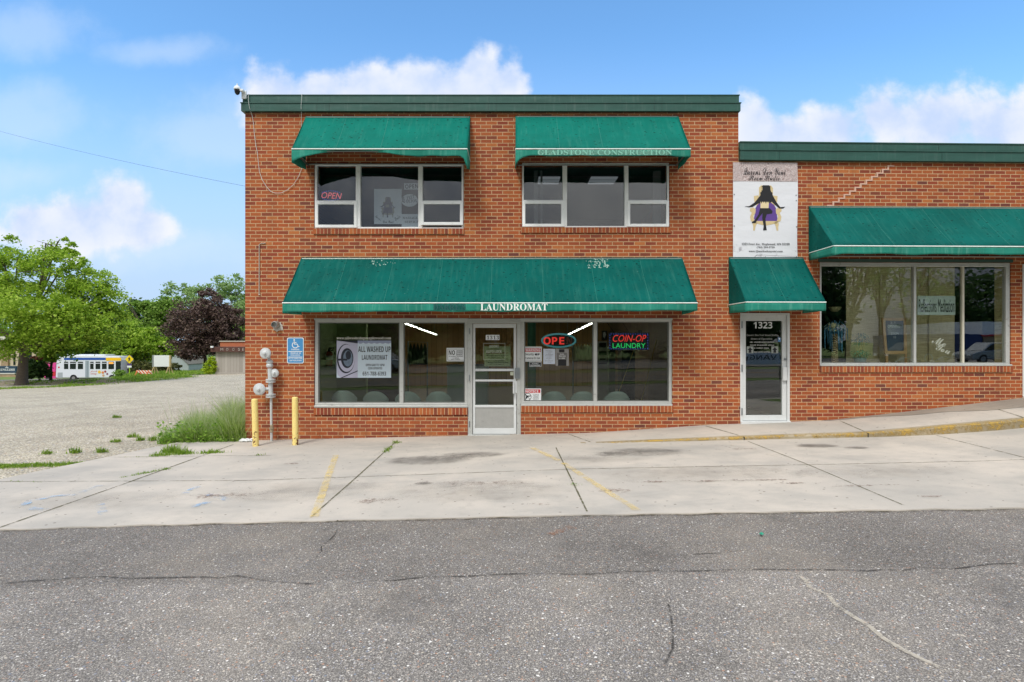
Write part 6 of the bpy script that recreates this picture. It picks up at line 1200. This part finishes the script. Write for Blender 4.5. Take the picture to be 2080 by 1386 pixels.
for k, (px, py, r_, col) in enumerate(((202, 756, 3.2, (226, 184, 60)), (209, 757, 2.6, (214, 130, 60)), (214, 755, 2.2, (150, 60, 60)), (210, 763, 2.4, (200, 160, 120)), (218, 760, 2.0, (120, 60, 90)))): MB().poly([(X(px, d) + r_ * d / F * math.cos(a * .5236), d - .02, Z(py, d) + r_ * d / F * math.sin(a * .5236)) for a in range(12)]).build('advert_print', plain('advert_colour', lin(*col), .5), t)
d = 76; t = thing('van', 'pink panelled van parked close behind the white bus', 'van', at(102, d)); mb = MB(); mb.prism([(X(90, d), Z(769, d)), (X(113, d), Z(769, d)), (X(113, d), Z(740, d)), (X(110, d), Z(737, d)), (X(92, d), Z(737, d)), (X(90, d), Z(750, d))], d, d + 2); mb.build('body', plain('pink_paint', lin(214, 70, 140), .4), t); vb(MB(), 104, 112.5, 755, 764, d - .02, .03).build('red_panel', plain('red_paint', lin(200, 50, 60), .4), t); MB().lathe((X(98, d), d - .02, Z(768, d)), [(.1, 0), (.36, 0), (.36, .2)], 'y', 16).build('wheel', BLACK, t)
SH = 62; d = SH; x, y, z0 = at(263, d); t = thing('crossing_sign', 'yellow diamond pedestrian crossing sign on a lime green post', 'sign', (x, y, z0)); h = 8.6 * d / F
LIME = plain('lime_post', lin(150, 190, 40), .5); MB().box(x - .04, x + .04, d, d + .05, z0, Z(736, d)).build('post', LIME, t)
MB().prism([(x, Z(730, d) - h), (x + h, Z(730, d)), (x, Z(730, d) + h), (x - h, Z(730, d))], d - .03, d - .01).build('diamond', plain('sign_yellow', lin(238, 206, 20), .45), t)
mb = MB(); q = d - .034; s = d / F; f = lambda a, b: (x + a * s, Z(730 + b, d)); mb.prism([f(*p) for p in ((-.8, -4.6), (.8, -4.6), (.8, -3.2), (-.8, -3.2))], q, q + .003); mb.prism([f(*p) for p in ((-1.6, -2.8), (1.4, -2.8), (2.6, .4), (1.4, .8), (1.2, 1), (2.4, 4.8), (1.2, 4.8), (0, 1.6), (-1.8, 4.8), (-2.8, 4.6), (-1, 1), (-1, -1), (-2.4, .6), (-3, 0))], q, q + .003); mb.build('walker_symbol', INK, t)
p_ = MB().box(x - 4.4 * s, x + 4.4 * s, d - .02, d - .01, Z(747, d), Z(739, d)).build('plaque', WHITE, t); MB().box(x - 4.4 * s, x + 4.4 * s, d - .024, d - .021, Z(743, d), Z(739, d)).build('purple_band', plain('purple_band', lin(74, 50, 110), .5), p_)
d = 56; x, y, z0 = at(292, d); t = thing('barricade', 'orange and white striped road barricade standing in the verge grass', 'barricade', (x, y, z0 - .1))
m, g = mk('barricade_stripes'); px_, py_, pz_ = g.sep(g.pos()); st = g.m('GREATER_THAN', g.m('FRACT', g.m('ADD', g.m('MULTIPLY', px_, 3.4), g.m('MULTIPLY', pz_, 3.4))), .5); out(g, bsdf(g, g.mix(st, lin(222, 96, 40), lin(232, 230, 224)), .5)); STRIPE = m
zt1 = Z(752.5, d); MB().box(X(277, d), X(307, d), d - .05, d - .02, Z(757, d), zt1).build('rail', STRIPE, t); MB().box(X(279, d), X(305, d), d + .32, d + .35, Z(760, d), Z(757.5, d)).build('rail', STRIPE, t)
ORG = plain('orange_plastic', lin(214, 104, 54), .5)
for px in (280, 303):
    for s_ in (-1, 1): MB().tube([(X(px, d), d, zt1), (X(px + s_ * 3, d), d + s_ * .3, z0)], .045, 6).build('leg', ORG, t)
d = 60; x, y, z0 = at(327, d); t = thing('blank_board', 'large blank white board on splayed raw timber legs', 'board', (x, y, z0)); vb(MB(), 312, 343.5, 722, 745, d, .06).build('panel', plain('blank_white_panel', lin(222, 224, 226), .5, var=.02), t); vb(MB(), 309, 312, 722, 746, d - .02, .2).build('side_post', plain('grey_post', lin(130, 134, 134), .8), t); vb(MB(), 343.5, 346, 722, 746, d - .02, .2).build('side_post', RAWWOOD, t)
for px in (313, 343):
    for o_ in (-5, 0, 6): MB().tube([(X(px, d), d + .1, Z(741, d)), (X(px + o_, d), d + .1 - .3 * (o_ < 0) + .3 * (o_ > 0), z0 - .1)], .06, 5).build('leg', RAWWOOD, t)
d = 57; z0 = zt(X(470, d), d) - .2; t = thing('shed', 'weathered wooden shed with brown fascia and white spaced letters', 'shed', (X(480, d), d, z0))
x0, x1 = X(438, d), X(620, d); MB().box(x0, x1, d, d + 7, z0, Z(715, d)).build('wall', OLDWOOD, t); MB().box(X(432, d), x1 + .3, d - .4, d + 7.2, Z(715, d) + .002, Z(705, d)).build('fascia', BROWNFASCIA, t)
MB().box(X(447, d + 3), x1, d + 3, d + 7, Z(705, d), Z(694.5, d + 3)).build('upper_wall', plain('orange_upper_wall', lin(176, 104, 72), .9, var=.15, sc=4), t); MB().box(X(446, d + 3), x1, d + 2.9, d + 7.1, Z(694.5, d + 3) + .002, Z(692.5, d + 3)).build('coping', plain('pale_coping', lin(190, 184, 172), .8), t); MB().box(x0 - .02, x1, d - .05, d, z0, z0 + .35).build('plinth', plain('plinth', lin(164, 158, 150), .9), t)
for c, a, b in (('M', 448, 453.5), ('O', 459.5, 464), ('O', 472, 476.5), ('S', 483.5, 487.5), ('E', 492.5, 496)): text(c, X(a, d - .4), X(b, d - .4), Z(712.8, d - .4), Z(707.2, d - .4), d - .42, plain('faded_letter', lin(170, 160, 152), .8) if c == 'M' else bpy.data.materials['faded_letter'], t, 'plain', 'letter')
MB().box(X(429.5, d - .4), X(434, d - .4), d - .6, d - .4, Z(706.5, d), Z(703, d)).build('lamp', WHITE, t)
d = 100; t = thing('house', 'white sided house partly hidden behind the yellow green tree', 'house', at(285, d)); z0 = zt(X(285, d), d) - .3; vb(MB(), 268, 299, 722, 752, d, 6).build('wall', plain('white_siding', lin(206, 210, 214), .7), t); mb = MB(); mb.prism([(X(266, d), Z(722, d)), (X(301, d), Z(722, d)), (X(296, d), Z(714, d)), (X(271, d), Z(714, d))], d - .3, d + 6.3); mb.build('roof', plain('grey_shingles', lin(96, 98, 100), .9), t); vb(MB(), 275, 280, 728, 736, d - .03, .03).build('window', BG, t)
d = 84; t = thing('shed', 'pale grey lean-to shed with a long sloping roof behind the blank board', 'shed', at(365, d)); z0 = zt(X(365, d), d) - .3; MB().prism([(X(348, d), z0), (X(383, d), z0), (X(383, d), Z(741, d)), (X(358, d), Z(716, d)), (X(348, d), Z(716, d))], d, d + 6).build('wall', planks('grey_siding', lin(160, 172, 176), lin(182, 190, 192), .3, .8, lin(130, 138, 140), axis=2), t)
MB().prism([(X(384, d), Z(741.5, d)), (X(384, d), Z(740, d)), (X(358, d), Z(713.5, d)), (X(346, d), Z(713.5, d)), (X(346, d), Z(716, d)), (X(358, d), Z(715.7, d))], d - .2, d + 6.2).build('roof', plain('shed_roof', lin(120, 118, 112), .9), t); vb(MB(), 352, 359, 737, 754, d - .03, .03).build('door', plain('shed_door', lin(120, 130, 132), .7), t); vb(MB(), 362, 364, 741, 750, d - .03, .03).build('window', BG, t)
d = 90; t = thing('garage', 'low white garage with a tan roof beyond the grass track', 'garage', at(396, d)); vb(MB(), 381, 413, 741, 753, d, 5).build('wall', plain('garage_white', lin(200, 206, 204), .8), t); mb = MB(); mb.prism([(X(379, d), Z(741, d)), (X(415, d), Z(741, d)), (X(410, d), Z(735, d)), (X(384, d), Z(735, d))], d - .3, d + 5.3); mb.build('roof', plain('tan_shingles', lin(150, 128, 108), .9), t); vb(MB(), 402, 405, 739, 744, d - .35, .05).build('lamp', DARK, t)
d = 92; t = thing('stone_building', 'beige building with stone piers behind the maple trunk', 'building', at(30, d)); vb(MB(), -80, 95, 690, 775, d, 10).build('wall', plain('beige_render', lin(196, 180, 158), .9), t)
ST = plain('rubble_stone', lin(160, 136, 110), .9, var=.45, sc=3)
for a, b in ((2, 16), (-40, -22), (76, 91)): vb(MB(), a, b, 690, 775, d - .3, .29).build('stone_pier', ST, t)
for a, b in ((27, 31), (-12, -4), (52, 64)): vb(MB(), a, b, 712, 742, d - .05, .06).build('window', BG, t)
MB().box(X(-86, d), X(98, d), d - .5, d + 10.5, Z(690, d), Z(684, d)).build('cornice', plain('building_cornice', lin(210, 206, 198), .8), t)
d = 58; t = thing('monument_sign', 'dark blue monument sign with white lettering on a stone base', 'sign', at(10, d)); vb(MB(), -30, 32, 744, 758, d, .3).build('panel', plain('sign_navy', lin(44, 66, 84), .5), t); vb(MB(), -34, 36, 760.5, 766, d - .05, .5).build('base', ST, t); vb(MB(), -34, 36, 758.2, 760.3, d - .1, .6).build('cap', plain('pale_cap', lin(200, 198, 190), .8), t)
text('FROST ENGLISH', X(-22, d), X(30, d), Z(753.5, d), Z(749, d), d - .01, WHITE, t, 'serif'); MB().prism([(X(a, d), Z(b, d)) for a, b in ((10, 748), (14, 744.8), (18, 748), (16, 747.6), (14, 746.4), (12, 747.6))], d - .012, d - .006).build('emblem', WHITE, t)
sheet('pavement_path', [(X(-60, 50), 50), (X(26, 50), 50), (X(30, 56), 56), (X(-60, 56), 56)], 6, 4, .03, plain('far_concrete', lin(190, 184, 174), .9)); sheet('bus_road', [(-95, 66), (-30, 66), (-30, 76), (-95, 76)], 24, 6, .02, STREET); sheet('drive', [(X(365, 58), 58), (X(415, 58), 58), (X(420, 78), 78), (X(385, 78), 78)], 4, 8, .0, plain('drive_gravel', lin(176, 168, 152), .9))

# ---------------------------------------------------------------- across the street, behind the viewpoint (mirrored in the windows)
sheet('verge', [(-60, -2.4), (80, -2.4), (80, -1.21), (-60, -1.21)], 30, 1, .01, LAWN); sheet('street_kerb', [(-60, -2.75), (80, -2.75), (80, -2.4), (-60, -2.4)], 30, 1, .05, KERB)
sheet('street', [(-60, -10.5), (80, -10.5), (80, -2.75), (-60, -2.75)], 30, 2, .0, STREET); sheet('street_kerb', [(-60, -10.85), (80, -10.85), (80, -10.5), (-60, -10.5)], 30, 1, .05, KERB)
sheet('centre_line', [(-60, -6.75), (80, -6.75), (80, -6.6), (-60, -6.6)], 30, 1, .006, plain('road_yellow', lin(200, 160, 70), .8))
sheet('far_lot', [(-60, -30), (80, -30), (80, -14), (-60, -14)], 30, 4, .0, plain('far_lot_asphalt', lin(128, 122, 116), .9))
def car(label, x, y, col, rz=0.0, s=1.0):
    z0 = zt(x, y); t = thing('parked_car', label, 'car', (x, y, z0), 'cars parked across the street'); pm = plain('car_paint', col, .25, .3, .03, spec=.6); mb = MB()
    prof = [(-2.2, .35), (-2.15, .75), (-1.5, .92), (1.45, .98), (2.1, .85), (2.2, .45), (2.1, .32), (-2.1, .3)]; mb.prism([(x + a * s, z0 + b * s) for a, b in prof][::-1], y - .88, y + .88); mb.build('body', pm, t, bevel=.08)
    MB().prism([(x + a * s, z0 + b * s) for a, b in ((-1.3, .93), (-.55, 1.46), (.9, 1.5), (1.7, .96))][::-1], y - .74, y + .74).build('cabin', pm, t, bevel=.08)
    MB().prism([(x + a * s, z0 + b * s) for a, b in ((-1.1, .98), (-.5, 1.40), (.82, 1.42), (1.42, 1.0))][::-1], y - .755, y + .755).build('window', BG, t)
    for a in (-1.38, 1.35):
        for b in (-.8, .8): w = MB().lathe((x + a * s, y + b - .1, z0 + .33), [(.15, 0), (.33, 0), (.33, .2), (.15, .2)], 'y', 18).build('wheel', BLACK, t); MB().lathe((x + a * s, y + b - .11, z0 + .33), [(.2, 0), (.2, .22), (.05, .22)], 'y', 12).build('rim', bpy.data.materials['rim_grey'], w)
    for b in (-.6, .6): MB().box(x - 2.2 * s, x - 2.12 * s, y + b - .15, y + b + .15, z0 + .58, z0 + .72).build('headlight', WHITE, t)
    return t
for lab, x, y, col in (('white car parked across the street facing the poster window', -9.0, -15.5, lin(206, 208, 210)), ('black car parked across the street opposite the shop window', 29, -17, lin(30, 34, 38)), ('dark blue car parked across the street opposite the shop window', 32.6, -21, lin(36, 48, 74)), ('silver car parked across the street nearest the white store', 35.2, -17.5, lin(150, 154, 158))): car(lab, x, y, col)
t = thing('store_building', 'low tan store with white fascia and red trim across the street', 'building', (52, -30, 0)); z0 = zt(44, -30)
MB().box(46, 70, -42, -30, z0 - .3, z0 + 2.25).build('wall', plain('tan_wall', lin(170, 152, 124), .9), t); MB().box(45.8, 70.2, -42.2, -29.8, z0 + 2.252, z0 + 3.45).build('fascia', plain('white_fascia', lin(240, 242, 244), .7), t); MB().box(45.7, 70.3, -29.85, -29.7, z0 + 2.1, z0 + 2.25).build('red_trim', RED, t); MB().box(43.8, 45.79, -42, -29.9, z0 - .3, z0 + 2.3).build('blue_wall', plain('blue_wall', lin(52, 70, 116), .8), t); MB().box(49, 50.6, -29.99, -29.95, z0 + .4, z0 + 2.0).build('window', BG, t)
t = thing('road_banner', 'white banner with dark lettering tied to posts across the street', 'banner', (16, -11.6, 0)); z0 = zt(13, -11.6); yb_ = -11.6
MB().box(14.4, 17.4, yb_ - .01, yb_, z0 + .2, z0 + .9).build('sheet', plain('road_banner_vinyl', lin(206, 210, 218), .6), t)
text('JB VANG', 17.3, 15.0, z0 + .4, z0 + .75, yb_ + .004, INK, t, 'sans'); MB().poly([(14.75, yb_ + .004, z0 + .57), (14.95, yb_ + .004, z0 + .77), (14.85, yb_ + .004, z0 + .37), (14.55, yb_ + .004, z0 + .6)]).build('emblem', INK, t)
for x in (14.3, 17.5): MB().tube([(x, yb_, z0 - .2), (x, yb_, z0 + 1.1)], .04, 8).build('post', RAWWOOD, t)
OP = 'trees across the street'
specs = [(-44, -34, 11.5, 5, LEAF_DARK, 'dark broad tree across the street farthest towards the bus side'), (-33, -32, 10.5, 5, LEAF_DARK, 'dark rounded tree across the street left of the white car'), (-23, -33, 11.5, 5, LEAF_DARK, 'dark leafy tree behind the white car across the street'), (-13, -31, 10.5, 5, LEAF_MID, 'mid green tree across the street facing the poster'), (-4, -33, 11.5, 5, LEAF_DARK, 'dark tree across the street facing the laundromat door'), (5, -32, 10.8, 5, LEAF_DARK, 'dark tree across the street facing the open sign'), (14, -34, 11.5, 5, LEAF_DARK, 'dark tree across the street behind the road banner'),
         (23, -34, 11, 5, LEAF_DARK, 'dark tree across the street facing the entrance door'), (34.5, -38, 12.5, 2.6, LEAF_DARK, 'narrow dark tree across the street facing the flower vase'), (61, -47, 10.5, 6.5, LEAF_DARK, 'bushy dark tree behind the white store across the street')]
for k, (x, y, h, r_, mt, lab) in enumerate(specs):
    z0 = zt(x, y); tree('street_tree', lab, 'tree', (x, y, z0), [(x, y, z0 + h * .55, r_, r_, h * .42), (x - r_ * .4, y, z0 + h * .30, r_ * .95, r_ * .8, h * .26), (x + r_ * .45, y, z0 + h * .32, r_ * .95, r_ * .8, h * .28)], 170, 60, .5, mt, .3, 50 + k, BARK_D, OP, crad=.24, shell=.4)
for k, (x, y, h) in enumerate(((39, -39, 12), (44, -41, 12.5), (50, -45, 13))):
    z0 = zt(x, y); tree('street_tree', ('thin leaved tree with bare limbs across the street above the black car', 'thin leaved tree with bare limbs across the street above the blue wall', 'thin leaved tree with bare limbs across the street above the white store')[k], 'tree', (x, y, z0), [(x + rr.uniform(-3, 3), y, z0 + h * q, 2.6, 2.6, 2.2) for q in (.55, .7, .8, .9)], 60, 16, .32, LEAF_MID, .28, 80 + k, BARK_D, OP, crad=.4, nlimb=12)
